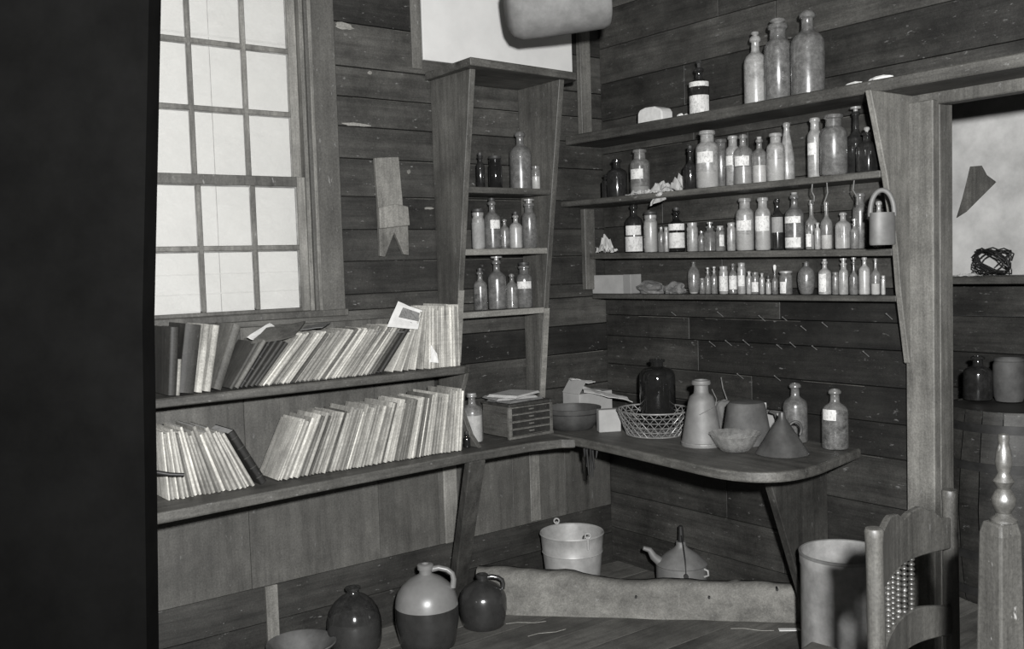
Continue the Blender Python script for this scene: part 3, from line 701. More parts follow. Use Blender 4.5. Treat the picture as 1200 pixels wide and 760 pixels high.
bottle(922, 144, 18, 'cone', r2, 'slender bottle with long sloping shoulders on the second shelf', 'g_milk', None, None, None, dx=.04)
bottle(955, 138, 17, 'wide', r2, 'slim frosted bottle with a small label left of the big grey one', 'g_milk', None, [(.38, .58, 'lab_w', 40, -30)], None, dx=-.0)
bottle(977, 134, 31, 'wide', r2, 'big dark grey wide-necked bottle near the right end of second shelf', 'g_grey', None, None, None, dx=-.035)
bottle(1003, 131, 22, 'tall', r2, 'bottle with broad flat stopper beside the big dark grey one', 'g_dark', (.45, 'liq_d'), None, 'flat', dx=.04)
bottle(1016, 155, 20, 'std', r2, 'square dark decanter with tall stopper at the right end of second shelf', 'g_dark', (.4, 'liq_d'), None, 'ball', dx=-.02, sq=True)
# third shelf
bottle(743, 240, 21, 'std', r3, 'tall bottle with a white label, leftmost full size one on the third shelf', 'g_dark', (.45, 'powder'), [(.02, .33, 'lab_w', 70), (.36, .56, 'lab_w', 55)], None)
bottle(762.5, 252, 16, 'jar', r3, 'slim jar of white powder right of the tall labelled bottle', 'g_milk', (.8, 'powder'), None, 'dark')
bottle(775, 266, 8, 'vial', r3, 'tiny vial between the powder jar and the black banded bottle', 'g_clear', None, None, None)
bottle(781, 266, 6, 'jar', r3, 'very thin glass tube just left of the black banded bottle', 'g_milk')
bottle(793, 247, 19, 'std', r3, 'dark bottle with white label crossed by a black band', 'g_black', None, [(.09, .46, 'lab_w', 75), (.52, .68, 'lab_w', 75)], 'dark')
bottle(811.5, 261, 13, 'jar', r3, 'small cloudy jar right of the black banded bottle', 'g_milk', (.7, 'liq_g'))
bottle(822, 271, 8, 'vial', r3, 'tiny clear vial right of the small cloudy jar', 'g_clear')
bottle(832, 265, 12, 'vial', r3, 'small clear square bottle with flared lip on the third shelf', 'g_clear', None, None, 'flat', sq=True)
bottle(844, 267, 11, 'jar', r3, 'small clear vial with white slip inside, third shelf', 'g_clear', None, [(.2, .7, 'lab_w', 30, 20)], 'cork')
bottle(857, 261, 10, 'jar', r3, 'narrow cloudy tube-shaped bottle left of the first of the two big labelled bottles', 'g_milk')
bottle(873, 232, 21, 'wide', r3, 'big frosted bottle with white label, left of the touching labelled pair', 'g_milk', (.3, 'powder'), [(.38, .57, 'lab_w', 50, -10)])
bottle(894, 231, 18, 'wide', r3, 'big bottle with long white label, right of the touching labelled pair', 'g_milk', (.6, 'powder'), [(.36, .64, 'lab_w', 60, -10)])
bottle(911, 233, 13.5, 'std', r3, 'dark bottle with a tall grey label on the third shelf', 'g_dark', (.34, 'liq_d'), [(.34, .64, 'lab_g', 70)])
bottle(931, 228, 22, 'std', r3, 'bottle with two white labels, one high and one low', 'g_grey', None, [(.48, .60, 'lab_w', 55, -18), (.04, .22, 'lab_w', 55, -18)], 'cork')
bottle(951, 237, 15, 'tall', r3, 'clear thin-necked bottle right of the two-label bottle', 'g_clear', (.3, 'liq_g'), None, 'cork', dx=.012)
bottle(948, 262, 7.5, 'vial', r3, 'little vial with white speckled label in front of the thin-necked bottle', 'g_clear', None, [(.1, .6, 'lab_w', 50)], None, dx=-.045)
bottle(958, 261, 7, 'vial', r3, 'little plain vial in front, right of the speckled one', 'g_milk', None, None, None, dx=-.040)
bottle(968.5, 237, 14, 'tall', r3, 'slender clear bottle with flared lip on the third shelf', 'g_clear', (.3, 'powder'))
bottle(988, 249, 15, 'std', r3, 'small square frosted bottle with round neck on the third shelf', 'g_milk', (.3, 'powder'), None, None, sq=True)
bottle(1001.5, 262, 9.5, 'vial', r3, 'tiny clear vial left of the bottle beside the hanging can', 'g_clear', None, None, 'flat', dx=-.03)
bottle(1008, 226, 17, 'wide', r3, 'tall grey bottle half hidden by the can on the third shelf', 'g_grey', None, None, None, dx=.015)
bottle(1030, 236, 15, 'std', r3, 'bottle whose pale neck shows through the handle of the can', 'g_milk', None, None, None, dx=.022)
# fourth shelf
bottle(698, 305, 9, 'std', r4, 'tiny bottle hidden behind the small carton on the fourth shelf', 'g_clear', dx=.02)
bottle(813, 307, 14, 'flask', r4, 'clear egg-shaped bottle on a round foot, leftmost on fourth shelf', 'g_clear', (.05, 'powder'))
bottle(823, 326, 7, 'jar', r4, 'tiny clear tube right of the egg-shaped bottle', 'g_clear')
bottle(829.5, 318, 7, 'vial', r4, 'tiny cloudy vial, left of the touching pair on fourth shelf', 'g_clear', None, None, 'flat')
bottle(837, 317, 7.5, 'vial', r4, 'tiny cloudy vial, right of the touching pair on fourth shelf', 'g_clear', None, None, 'flat')
bottle(848, 312, 10.5, 'jar', r4, 'small jar covered by a speckled white label on the fourth shelf', 'g_milk', None, [(.1, .65, 'lab_w', 70)])
bottle(859, 309, 9.5, 'std', r4, 'small bottle with dark writing on its white label, fourth shelf', 'g_clear', None, [(.15, .6, 'lab_w', 70)])
bottle(869, 308, 9.5, 'jar', r4, 'thin bottle with a broad white label beside the tall clear one', 'g_milk', None, [(.25, .6, 'lab_w', 50)])
bottle(868 + 10, 308 + 10, 7, 'vial', r4, 'tiny vial left of the slightly taller corked vial, fourth shelf', 'g_milk')
bottle(885, 319, 9, 'jar', r4, 'little jar with a black-lettered label, fourth shelf', 'g_clear', None, [(.1, .55, 'lab_w', 55)])
bottle(893, 320, 6, 'vial', r4, 'smallest clear tube right of the black-lettered jar', 'g_milk')
bottle(900.5, 327, 6.5, 'vial', r4, 'squat vial with a dark cap left of the paper-plugged one', 'g_milk', (.5, 'powder'), None, 'dark')
bottle(908, 316, 7, 'tall', r4, 'thin clear vial plugged with a crumple of white paper', 'g_clear', (.15, 'liq_d'), None, 'white')
bottle(921, 318, 15, 'jar', r4, 'round glass jar with lid and white paper inside, fourth shelf', 'g_clear', None, [(.05, .55, 'lab_w', 30, -30)], 'cap')
bottle(945, 307, 20, 'flask', r4, 'broad flat oval flask of grey glass on the fourth shelf', 'g_grey')
bottle(966.5, 306, 15, 'std', r4, 'bottle with white printed label right of the oval flask', 'g_milk', None, [(.08, .62, 'lab_w', 35, -25)], 'cork')
bottle(979, 319, 7.5, 'jar', r4, 'small straight tube right of the printed-label bottle', 'g_clear')
bottle(988.5, 308, 11, 'wide', r4, 'small frosted bottle with a wide flared mouth, fourth shelf', 'g_milk', None, None, 'flat')
bottle(1000.5, 307, 10, 'tall', r4, 'small grey bottle right of the flared-mouth one', 'g_grey', None, None, 'flat')
bottle(1013, 301, 13, 'std', r4, 'milky white bottle near the right end of fourth shelf', 'g_milk', (.6, 'powder'))
bottle(1026, 303, 11, 'tall', r4, 'clear thin-necked bottle second from the right end of fourth shelf', 'g_clear', (.3, 'powder'), None, None)
bottle(1035, 323, 5, 'jar', r4, 'thin white tube at the very right end of fourth shelf', 'g_milk', (.8, 'powder'))
# corner cabinet shelves
c1 = (1, -.10, 1.8325); c2 = (1, -.09, 1.5735); c3 = (1, -.08, 1.3055)
bottle(563, 183, 10, 'vial', c1, 'dark vial in the shade at the left of the cabinet top shelf', 'g_dark', (.6, 'liq_d'), None, 'dark')
bottle(580.5, 187, 16, 'jar', c1, 'small black bottle with dark stopper on the cabinet top shelf', 'g_black', None, None, 'dark')
bottle(610, 155, 26, 'std', c1, 'large grey bottle in the middle of the cabinet top shelf', 'g_grey', None, None, None)
bottle(628, 195, 11, 'jar', c1, 'little jar with white contents at the right of the cabinet top shelf', 'g_clear', (.55, 'powder'), None, None, dx=-.075)
bottle(560.5, 249, 15, 'jar', c2, 'pale labelled jar with dark stopper, left end of the cabinet middle shelf', 'g_milk', None, [(.05, .72, 'lab_g', 80)], 'dark')
bottle(577, 236, 20, 'std', c2, 'dark stoppered bottle with a small square label, cabinet middle shelf', 'g_grey', (.08, 'liq_d'), [(.42, .60, 'lab_w', 35, 22)], 'dark')
bottle(591.5, 257, 12, 'std', c2, 'small clear bottle in the middle of the cabinet middle shelf', 'g_clear', (.1, 'liq_d'), None, None, dx=.01)
bottle(604.5, 252, 15.5, 'std', c2, 'small white-filled bottle with dark stopper, cabinet middle shelf', 'g_milk', (.62, 'powder'), None, 'dark', dx=-.02)
bottle(620.5, 238, 18, 'wide', c2, 'grey wide-necked bottle at the right end of the cabinet middle shelf', 'g_grey', None, None, 'flat')
bottle(563, 318, 16, 'std', c3, 'bottle half full of black liquid, left end of the cabinet bottom shelf', 'g_clear', (.42, 'liq_d'), None, 'dark')
bottle(582.5, 305, 22, 'std', c3, 'tall frosted bottle on the cabinet bottom shelf', 'g_grey', None, None, 'flat')
bottle(600, 321, 14, 'std', c3, 'small clear bottle with lines, between taller ones on the cabinet bottom shelf', 'g_clear', None, None, None, dx=-.02)
bottle(614.5, 311, 19, 'wide', c3, 'dark-stoppered bottle with square label, right end of the cabinet bottom shelf', 'g_grey', None, [(.45, .62, 'lab_w', 55, 0)], 'dark')
# counter
r0 = (2, .7525, None)
bottle(553.5, 461, 25, 'std', (1, -.175, .751), 'screw-capped jar half full of white powder on the left counter', 'g_clear', (.56, 'powder'), None, 'cap', name='powder_jar', cat='jar')
bottle(547.5, 509, 8, 'vial', (2, .751, None), 'tiny black stoppered vial in front of the powder jar', 'g_black', None, None, 'dark', ybase=524)
bottle(932, 449, 28, 'std', (0, -.062, .7525), 'tall dusty grey bottle standing by the wall on the right counter', 'g_grey', (.1, 'liq_g'), None, None)
bottle(978.5, 456, 30, 'std', (0, -.075, .7525), 'grey bottle with a torn white label, last on the right counter', 'g_clear', (.62, 'liq_d'), [(.50, .68, 'lab_w', 32, -28)], None)
# back room
bottle(1146, 417, 32, 'std', (2, .835, None), 'big black bottle standing on the barrel in the back room', 'g_dark', (.64, 'liq_d'), None, None, ybase=468)

# ================================================================== SHELF ODDS AND ENDS
def lump(name, c, sx, sy, sz, mat, label, cat, seed, amp=.35, sub=3, flat=False, group=None):
    import bmesh
    bm = bmesh.new(); bmesh.ops.create_icosphere(bm, subdivisions=sub, radius=1)
    for v in bm.verts:
        n_ = noise.noise(v.co * 1.7 + Vector((seed, 0, 0))) * amp + noise.noise(v.co * 4.3 + Vector((seed, 5, 0))) * amp * .5
        p = v.co * (1 + n_); p.x *= sx; p.y *= sy; p.z *= sz
        if p.z < -sz * .55: p.z = -sz * .55
        v.co = p
    me = bpy.data.meshes.new(name); bm.to_mesh(me); bm.free(); me.materials.append(mat)
    at = me.attributes.new('tone', 'FLOAT', 'POINT'); at.data.foreach_set('value', [.5] * len(me.vertices))
    if not flat: me.polygons.foreach_set('use_smooth', [True] * len(me.polygons))
    o = bpy.data.objects.new(name, me); C.objects.link(o); o.location = (c[0], c[1], c[2] + sz * .55 + .0005)
    tag(o, label, cat, group); return o
def onshelf(px, py, x): return HIT(px, py, 0, x)
P = onshelf(764, 135, -.13); 
b = G()
ol = [(.0, 0), (.0, .050), (.012, .064), (.05, .076), (.10, .078), (.135, .070), (.15, .055), (.152, 0)]
b.prism([(y_ * 1.0, z_) for y_, z_ in ol], 0, 0, .07)
b.v = [tuple(wob(v, .006, 25)) if v[2] > .001 else v for v in b.v]
o = b.build('plaster_block', M['powder'], loc=(P.x - .02, P.y - .08, 2.106), bevel=.006, seg=2); tag(o, 'white crumbly block lying at the left of the top shelf', 'block')
for px, s_, lb in ((797, .014, 'small white crumb left of the labelled bottle on the top shelf'), (804, .01, 'white scrap touching the labelled bottle on the top shelf')):
    P = onshelf(px, 130, -.17); lump('paper_scrap', (P.x, P.y, 2.105), s_, s_, s_ * .9, M['paper_w'], lb, 'scrap', px, flat=True, sub=2)
for px, s_, lb in ((1000, .022, 'white paper scrap right of the tallest bottle on the top shelf'), (1032, .028, 'curled white scrap of paper above the shelf side panel')):
    P = onshelf(px, 92, -.18); lump('paper_scrap', (P.x, P.y, 2.105), s_ * .6, s_ * 1.6, s_ * .4, M['paper_w'], lb, 'scrap', px, flat=True, sub=2)
def crumple(name, c, sx, sy, sz, mat, label, seed, n=14, rot=0, amp=1.0):
    """creased sheet, open fan of folds, standing on z"""
    b = G(); vs = []; fs = []
    for j in range(n + 1):
        for i in range(n + 1):
            u_, v_ = i / n - .5, j / n - .5
            h_ = abs(noise.noise(Vector((u_ * 2.6 + seed, v_ * 2.6, 1)))) * 1.7 + abs(noise.noise(Vector((u_ * 6 + seed, v_ * 6, 4)))) * .45
            en = max(0, 1 - (2 * max(abs(u_), abs(v_))) ** 3)
            jx = noise.noise(Vector((u_ * 3, v_ * 3, seed))) * .25
            vs.append((u_ * sx * (1 + jx), v_ * sy * (1 + jx), max(.0, h_ * (.35 + .65 * en) * sz * amp)))
    for j in range(n):
        for i in range(n): a = j * (n + 1) + i; fs.append((a, a + 1, a + n + 2, a + n + 1))
    b.add(vs, fs); o = b.build(name, mat, loc=c, solid=.001); o.rotation_euler.z = rot; tag(o, label, 'paper'); return o
P = onshelf(782, 222, -.12); crumple('crumpled_paper', (P.x, P.y, 1.7945), .12, .20, .085, M['paper'], 'crumpled pale paper lying in front of the square-label bottle', 3)
P = onshelf(752, 226, -.16); crumple('crumpled_paper', (P.x, P.y, 1.7945), .08, .12, .04, M['paper'], 'flat wrinkled paper near the left end of the second shelf', 8)
o = sheet('hanging_paper', [HIT(764, 224, 0, -.245), HIT(775, 222, 0, -.248), HIT(779, 233, 0, -.25), HIT(760, 241, 0, -.252)], .02, M['paper'], 'folded scrap of paper hanging over the edge of the second shelf', 'paper', 12, .002)
P = onshelf(709, 290, -.06); crumple('crumpled_paper', (P.x, P.y, Z3(P.y) + .001), .07, .085, .075, M['paper'], 'crumpled paper in the corner of the third shelf', 21)
P = onshelf(763, 340, -.055); lump('crumpled_paper', (P.x, P.y, 1.348), .04, .075, .038, M['paper_d'], 'crumpled brown paper right of the small carton', 'paper', 31, amp=.4, flat=True)
P = onshelf(791, 340, -.055); lump('crumpled_paper', (P.x, P.y, 1.348), .04, .055, .034, M['paper_d'], 'heap of crumpled brown paper left of the egg-shaped bottle', 'paper', 37, amp=.4, flat=True)
# small carton on fourth shelf
P0 = HIT(694, 343, 0, -.10); P1 = HIT(739, 340, 0, -.10)
ct = thing('small_carton', 'pale rectangular carton at the left end of the fourth shelf', 'carton', (-.06, (P0.y + P1.y) / 2, 1.3485))
b = G(); b.box(-.098, -.03, P1.y, P0.y, 1.3485, 1.438); b.build('body', M['cream'], ct, bevel=.002)
b = G(); b.box(-.1, -.028, P1.y - .001, P1.y + .05, 1.3495, 1.4395); b.build('sleeve', M['card'], ct, bevel=.002)
# oval can with broad handle hooked at shelf end
P = HIT(1033, 270, 1, -1.70); cn = thing('handled_can', 'grey tin can with a broad arched handle at the right end of the third shelf', 'can', (-.135, -1.705, 1.535))
zt = HIT(1033, 249, 1, -1.705).z - 1.535; rr = 17.5 * dist((-.135, -1.705, 1.6)) / F; zb = HIT(1033, 287, 1, -1.705).z - 1.535
cx0 = HIT(1034, 268, 1, -1.705).x
cn.location = (cx0, -1.705, 1.535)
b = G(); b.lathe([(0, zb + .004), (rr * .94, zb), (rr * 1.0, zb + .006), (rr * .97, zt * .9), (rr * .96, zt), (rr * .9, zt), (rr * .9, zb + .01), (0, zb + .01)], 36, sy=.72); b.build('can_body', M['tin'], cn, smooth=40, world=False)
vx = Vector((RX.x, RX.y, 0)).normalized()
b = G(); pts = [vx * (rr * .78 * math.cos(PI * k / 20)) + Vector((0, 0, zt - .012 + .088 * math.sin(PI * k / 20) ** .8)) for k in range(21)]
b.tube(pts, .0085, 10); b.build('strap_handle', M['tin'], cn, smooth=50, world=False)
b = G(); b.tube([(-cx0 * 0 + .0, .05, zb + .03), (0, .0, zb + .03)], .003); b.build('mounting_nail', M['iron'], cn, world=False)

# nails on right wall
nails = [(792, 370), (847, 371), (896, 376), (922, 376), (969, 383), (944, 387), (1045, 374), (916, 409), (932, 407), (957, 410), (1018, 418), (871, 444), (914, 446), (857, 405), (878, 405), (838, 406)]
ndesc = []
for i, (px, py) in enumerate(nails):
    P = HIT(px, py, 0, 0); b = G(); s_ = .5 + .5 * R.random()
    b.tube([Vector((.004, 0, 0)), Vector((-.034 * s_, .004, .026 * s_))], [.0016, .0016], 6); b.tube([Vector((-.034 * s_, .004, .026 * s_)), Vector((-.036 * s_, .004, .028 * s_))], .003, 8)
    o = b.build('nail', M['wire'], loc=P); tag(o, 'thin bent nail sticking up out of the dark boards above the right counter', 'nail', 'nails above the right counter')
b = G(); a, c = HIT(845, 442, 0, -.03), HIT(852, 468, 0, -.06); b.tube([a, (a + c) / 2 + Vector((0, .006, 0)), c], .0025, 6); o = b.build('wire_stick', M['wire']); tag(o, 'thin pale wire standing up behind the upturned bucket', 'wire')

# bootjack-like tool on left wall
tl = thing('forked_board', 'worn forked wooden bootjack hanging on the boards right of the window', 'bootjack', (-1.22, -.02, 1.75))
def W1(px, py, y=-.012): p = HIT(px, py, 1, y); return (p.x, p.z)
b = G(); b.prism([W1(438, 185), W1(466, 184), W1(471, 240), W1(477, 262), W1(478, 299), W1(472, 298), W1(461, 272), W1(450, 301), W1(444, 300), W1(443, 265), W1(442, 240)], 1, -.022, -.004, .5); b.build('board', M['leather'], tl, bevel=.002)
b = G(); b.prism([W1(443, 243, -.03), W1(462, 239, -.03), W1(477, 242, -.03), W1(479, 264, -.03), W1(444, 268, -.03)], 1, -.042, -.023, .9); b.build('cross_cleat', M['post'], tl, bevel=.003)

# ================================================================== COUNTER THINGS
# small chest
ch = thing('small_chest', 'small dark wooden chest with slatted front on the left counter', 'chest', (-.69, -.17, .751))
X0, X1, Y0, Y1, ZC = -.825, -.585, -.265, -.07, .751
zt = HIT(604, 473, 1, Y0).z
b = G(); b.box(X0, X1, Y0 + .012, Y1, ZC + .008, zt - .012, .5); b.build('body', M['plank'], ch, bevel=.002)
b = G(); b.box(X0 - .004, X1 + .006, Y0 - .006, Y1 + .004, zt - .012, zt, .5); b.build('lid', M['darkleg'], ch, bevel=.002)
b = G(); b.box(X0 - .002, X0 + .014, Y0, Y0 + .014, ZC, zt - .013, .9); b.box(X1 - .012, X1 + .002, Y0, Y0 + .014, ZC, zt - .013, .8); b.box(X0 - .003, X1 + .003, Y0 - .002, Y0 + .014, ZC, ZC + .012, .7); b.build('frame', M['plank_x'], ch, bevel=.001)
nd = 4; hh = (zt - .013 - ZC - .014) / nd
for k in range(nd):
    z0 = ZC + .014 + k * hh; b = G(); b.box(X0 + .016, X1 - .014, Y0 + .003, Y0 + .012, z0 + .002, z0 + hh - .004, .2)
    dw = b.build('drawer', M['darkleg'], ch, bevel=.001)
    b = G(); b.box(X0 + .016, X1 - .014, Y0 - .001, Y0 + .003, z0 + hh - .006, z0 + hh - .002, .9); b.build('drawer_rail', M['cabside'], dw)
    b = G(); b.box((X0 + X1) / 2 - .012, (X0 + X1) / 2 + .012, Y0 - .004, Y0 + .002, z0 + .012, z0 + .018, .9); b.build('pull', M['cabside'], dw)
for i, (dx_, dy_, rz, m) in enumerate(((0, 0, .1, 'paper_d'), (-.02, .01, -.2, 'cream'), (-.01, -.004, .35, 'paper'))):
    b = G(); ca, sa = math.cos(rz), math.sin(rz); mm = Matrix.Translation((-.715 + dx_, -.165 + dy_, zt + .001 + i * .0115)) @ Matrix.Rotation(rz, 4, 'Z')
    for k in range(3): b.box(-.10 + .004 * k, .10 - .005 * k, -.075, .075 - .003 * k, .0035 * k, .0035 * k + .003, .5, mm)
    b.v = [tuple(Vector(v) + Vector((0, 0, .004 * max(0, noise.noise(Vector(v) * 14))))) for v in b.v]
    o = b.build('paper_pile', M[m]); tag(o, ['bottom brownish sheaf of papers on the small chest', 'middle cream sheaf of papers on the small chest', 'top ragged sheaf of papers on the small chest'][i], 'papers')
# dark pan
def vessel(name, label, cat, loc, prof, mat, n=40, sx=1, sy=1, part='bowl', rot=None, bot=True):
    t = thing(name, label, cat, loc, None, rot)
    b = G(); b.lathe(prof, n, sx=sx, sy=sy); b.build(part, mat, t, smooth=45, world=False); return t
pn = vessel('wooden_bowl', 'shallow dark round bowl at the inner corner of the counter', 'bowl', (-.450, -.245, .7525), [(0, .0), (.075, 0), (.09, .004), (.115, .04), (.128, .085), (.131, .098), (.126, .099), (.120, .088), (.105, .04), (.08, .01), (0, .008)], M['tin_d'])
b = G(); b.lathe([(.1295, .074), (.1315, .074), (.1320, .078), (.1300, .078)], 40); b.build('rim_band', M['iron'], pn, smooth=40, world=False)
# cartons in the corner
cx = thing('carton', 'pale carton behind the dark bowl in the counter corner', 'carton', (-.24, -.12, .7525))
zt = .7525 + .135
b = G(); b.box(-.33, -.12, -.16, -.04, .7525, zt); b.build('body', M['cream'], cx, bevel=.002)
b = G(); mm = Matrix.Translation((-.33, -.10, zt)) @ Matrix.Rotation(-.9, 4, 'Y'); b.box(0, .075, -.06, .06, 0, .002, .5, mm); b.build('flap', M['cream'], cx)
sheet('folded_paper', [(-.31, -.17, zt + .012), (-.13, -.31, zt - .040), (-.09, -.22, zt - .03), (-.25, -.09, zt + .03)], .015, M['paper'], 'folded pale paper slanting off the carton in the corner', 'paper', 41, .003)
sheet('folded_paper', [(-.32, -.10, zt + .062), (-.20, -.13, zt + .045), (-.19, -.07, zt + .045), (-.30, -.05, zt + .06)], .012, M['paper'], 'creased paper standing on top of the carton in the corner', 'paper', 44, .003)
b = G(); b.box(-.05, .05, -.022, .022, 0, .10); o = b.build('white_packet', M['cream'], loc=(-.395, -.425, .7528), bevel=.003); o.rotation_euler.z = -.5; tag(o, 'upright pale packet between the dark bowl and wire basket', 'packet')
# wire basket
bk = thing('wire_basket', 'oval woven wire basket holding the big black bottle', 'basket', (-.315, -.625, .753))
NB = 26; r0_, r1_ = .125, .165; hb = .105
def BP(a, f): rr_ = r0_ + (r1_ - r0_) * f; return Vector((rr_ * math.cos(a) * .92, rr_ * math.sin(a), .004 + hb * f))
b = G()
for f in (1.0,): b.tube([BP(2 * PI * k / 48, f) for k in range(49)], .0036, 8, caps=False)
b.build('rim', M['wire'], bk, smooth=True, world=False)
b = G()
rows = 5
for j in range(rows): b.tube([BP(2 * PI * k / 48, j / rows) for k in range(49)], .0015 if j else .0028, 5, caps=False)
for k in range(NB):
    for s_ in (1, -1):
        pts = [BP(2 * PI * (k + s_ * .5 * ((j) % 2)) / NB, j / rows) for j in range(rows + 1)]; b.tube(pts, .0019, 5, caps=False)
b.build('wire_mesh', M['wire'], bk, world=False)
b = G()
for k in range(-4, 5):
    u_ = k * .026; w_ = math.sqrt(max(0, r0_ ** 2 - u_ ** 2)); b.tube([(u_ * .92, -w_, .005), (u_ * .92, w_, .005)], .0015, 4); b.tube([(-w_ * .92, u_, .005), (w_ * .92, u_, .005)], .0015, 4)
b.build('wire_bottom', M['wire'], bk, world=False)
bottle(771.5, 421, 42, 'big', (2, .760, None), 'big glossy black bottle standing in the wire basket', 'g_black', None, None, None, ybase=500)
# conical can
cc = vessel('conical_can', 'grey conical tin can with narrow neck on the right counter', 'can', tuple(HIT(823, 521, 2, .7525)), [(0, 0), (.083, 0), (.085, .006), (.083, .012), (.053, .178), (.046, .198), (.031, .210), (.029, .222), (.028, .243), (.036, .245), (.039, .25), (.036, .262), (.028, .264), (.024, .25), (0, .24)], M['tin'], part='can_body')
b = G(); b.tube([(-.062, -.045, .135), (-.05, -.068, .15), (-.03, -.075, .16), (.0, -.072, .165), (.02, -.062, .19), (.03, -.03, .225)], .0016, 6); b.build('wire_bail', M['wire'], cc, world=False)
b = G(); b.lathe([(.0838, .012), (.0855, .012), (.0855, .016), (.083, .018)], 40); b.build('foot_ring', M['wire'], cc, world=False)
# upturned bucket
P = HIT(868, 519, 2, .7525)
ub = thing('upturned_pail', 'dark grey pail standing upside down on the right counter', 'pail', (min(P.x + .06, -.205), P.y - .01, .7525))
b = G(); b.lathe([(.100, 0), (.103, .003), (.100, .008), (.076, .155), (.068, .166), (.03, .172), (0, .170)], 40); b.build('pail_body', M['rust'], ub, smooth=40, world=False)
b = G(); vq = Vector((RX.x, RX.y, 0)).normalized(); vq2 = Vector((-FW.x, -FW.y, 0)).normalized() * .03; b.tube([vq * .085 + vq2 + Vector((0, 0, .13)), vq * .108 + vq2 + Vector((0, 0, .12)), vq * .125 + vq2 + Vector((0, 0, .07)), vq * .128 + vq2 + Vector((0, 0, .012))], .006, 8); b.build('bail_handle', M['tin_d'], ub, smooth=True, world=False)
# fluted glass bowl
P = HIT(866, 526, 2, .7525); b = G(); vs = []; fs = []; n = 72
prof = [(.0, .002), (.05, .0), (.056, .004), (.068, .02), (.082, .045), (.092, .062), (.099, .070), (.096, .071), (.088, .062), (.076, .045), (.062, .02), (.05, .008), (0, .007)]
for r_, z_ in prof:
    for k in range(n):
        a = 2 * PI * k / n; q = 1 + (.025 * math.cos(18 * a) if r_ > .055 else 0); vs.append((r_ * q * math.cos(a), r_ * q * math.sin(a), z_))
for i in range(len(prof) - 1):
    for k in range(n): a, c = i * n + k, i * n + (k + 1) % n; fs.append((a, c, c + n, a + n))
b.add(vs, fs); o = b.build('glass_bowl', M['g_thin'], loc=(P.x - .035, P.y - .01, .7535), smooth=50); tag(o, 'fluted clear glass dish in front of the upturned pail', 'dish')
# funnel upside down
P = HIT(913, 532, 2, .7525)
fn = vessel('tin_funnel', 'dark tin funnel standing mouth down near the counter edge', 'funnel', (P.x + .02, P.y, .7525), [(.098, 0), (.101, .003), (.098, .007), (.09, .018), (.022, .125), (.015, .135), (.011, .158), (.009, .158), (.012, .13), (.086, .016), (.094, .003)], M['tin_d'], part='cone')
vx2 = Vector((RX.x, RX.y, 0)).normalized()
b = G(); pts = []
for k in range(13):
    a = PI * 1.15 * k / 12 - .45; pts.append(vx2 * (.046 + .028 * math.cos(a - .2)) + Vector((0, 0, .085 + .036 * math.sin(a))))
b.tube(pts, .0055, 8); b.build('ring_handle', M['tin_d'], fn, smooth=True, world=False)
# white boxes behind
for (xa, xb_, ya, yb, z0, z1, m, lb) in ((860, 888, 470, 506, -.12, 0, 'paper_w', 'white box standing behind the upturned pail by the wall'), (884, 911, 481, 512, -.10, 0, 'cream', 'second pale box at the wall, between pail and dusty bottle')):
    P0 = HIT(xa, ya, 0, -.07); P1 = HIT(xb_, ya, 0, -.07); b = G(); b.box(-.07, -.012, P1.y, P0.y, .7528, P0.z); o = b.build('small_box', M[m], bevel=.002); tag(o, lb, 'box')
P = HIT(884, 492, 0, -.13); lump('dark_knob', (P.x, P.y, .7528), .026, .028, .05, M['rust'], 'dark round gourd-like lump in front of the pale boxes', 'lump', 5, amp=.15)
P = HIT(889, 510, 0, -.16); lump('paper_wad', (P.x, P.y, .7528), .028, .035, .03, M['paper_w'], 'white wad of paper behind the funnel', 'paper', 9, flat=True)
P = HIT(848, 476, 0, -.055); lump('paper_wad', (P.x, P.y, .7528), .03, .06, .09, M['paper_d'], 'grey bundle of cloth between conical can and wall', 'bundle', 14, flat=True, amp=.25)

# ================================================================== FLOOR THINGS
# galvanised pail
P = HIT(672, 690, 2, 0); D_ = dist(P); k = D_ / F; R1 = 37 * k; R0 = 30 * k; hp = .272
gp = thing('galvanised_pail', 'pale galvanised pail behind the hewn timber in the corner', 'pail', (P.x, P.y, 0))
b = G(); b.lathe([(0, .006), (R0, .004), (R0, 0), (R0 + .003, .012), (R0 + (R1 - R0) * .66, hp * .66), (R0 + (R1 - R0) * .66 + .004, hp * .67), (R0 + (R1 - R0) * .7, hp * .69), (R1 - .001, hp - .012), (R1 + .003, hp - .006), (R1, hp), (R1 - .005, hp - .004), (R0 - .003, .012), (0, .010)], 48); b.build('pail_body', M['galv_in'], gp, smooth=35, world=False)
for s_, nm in ((1, 'ear'), (-1, 'ear')):
    v = (FW * s_ * .75 - RX * .35 * s_); v.z = 0; v.normalize(); e = v * (R1 + .004)
    b = G(); b.tube([e + Vector((0, 0, hp - .05)), e + Vector((0, 0, hp - .0)), e + Vector((0, 0, hp + .012))], .005, 8)
    tp = [e + Vector((RX.x, RX.y, 0)) * (.012 * math.cos(a)) + Vector((0, 0, hp + .014 + .012 * math.sin(a))) for a in [2 * PI * q / 12 for q in range(13)]]; b.tube(tp, .004, 6); b.build(nm, M['galv_in'], gp, smooth=True, world=False)
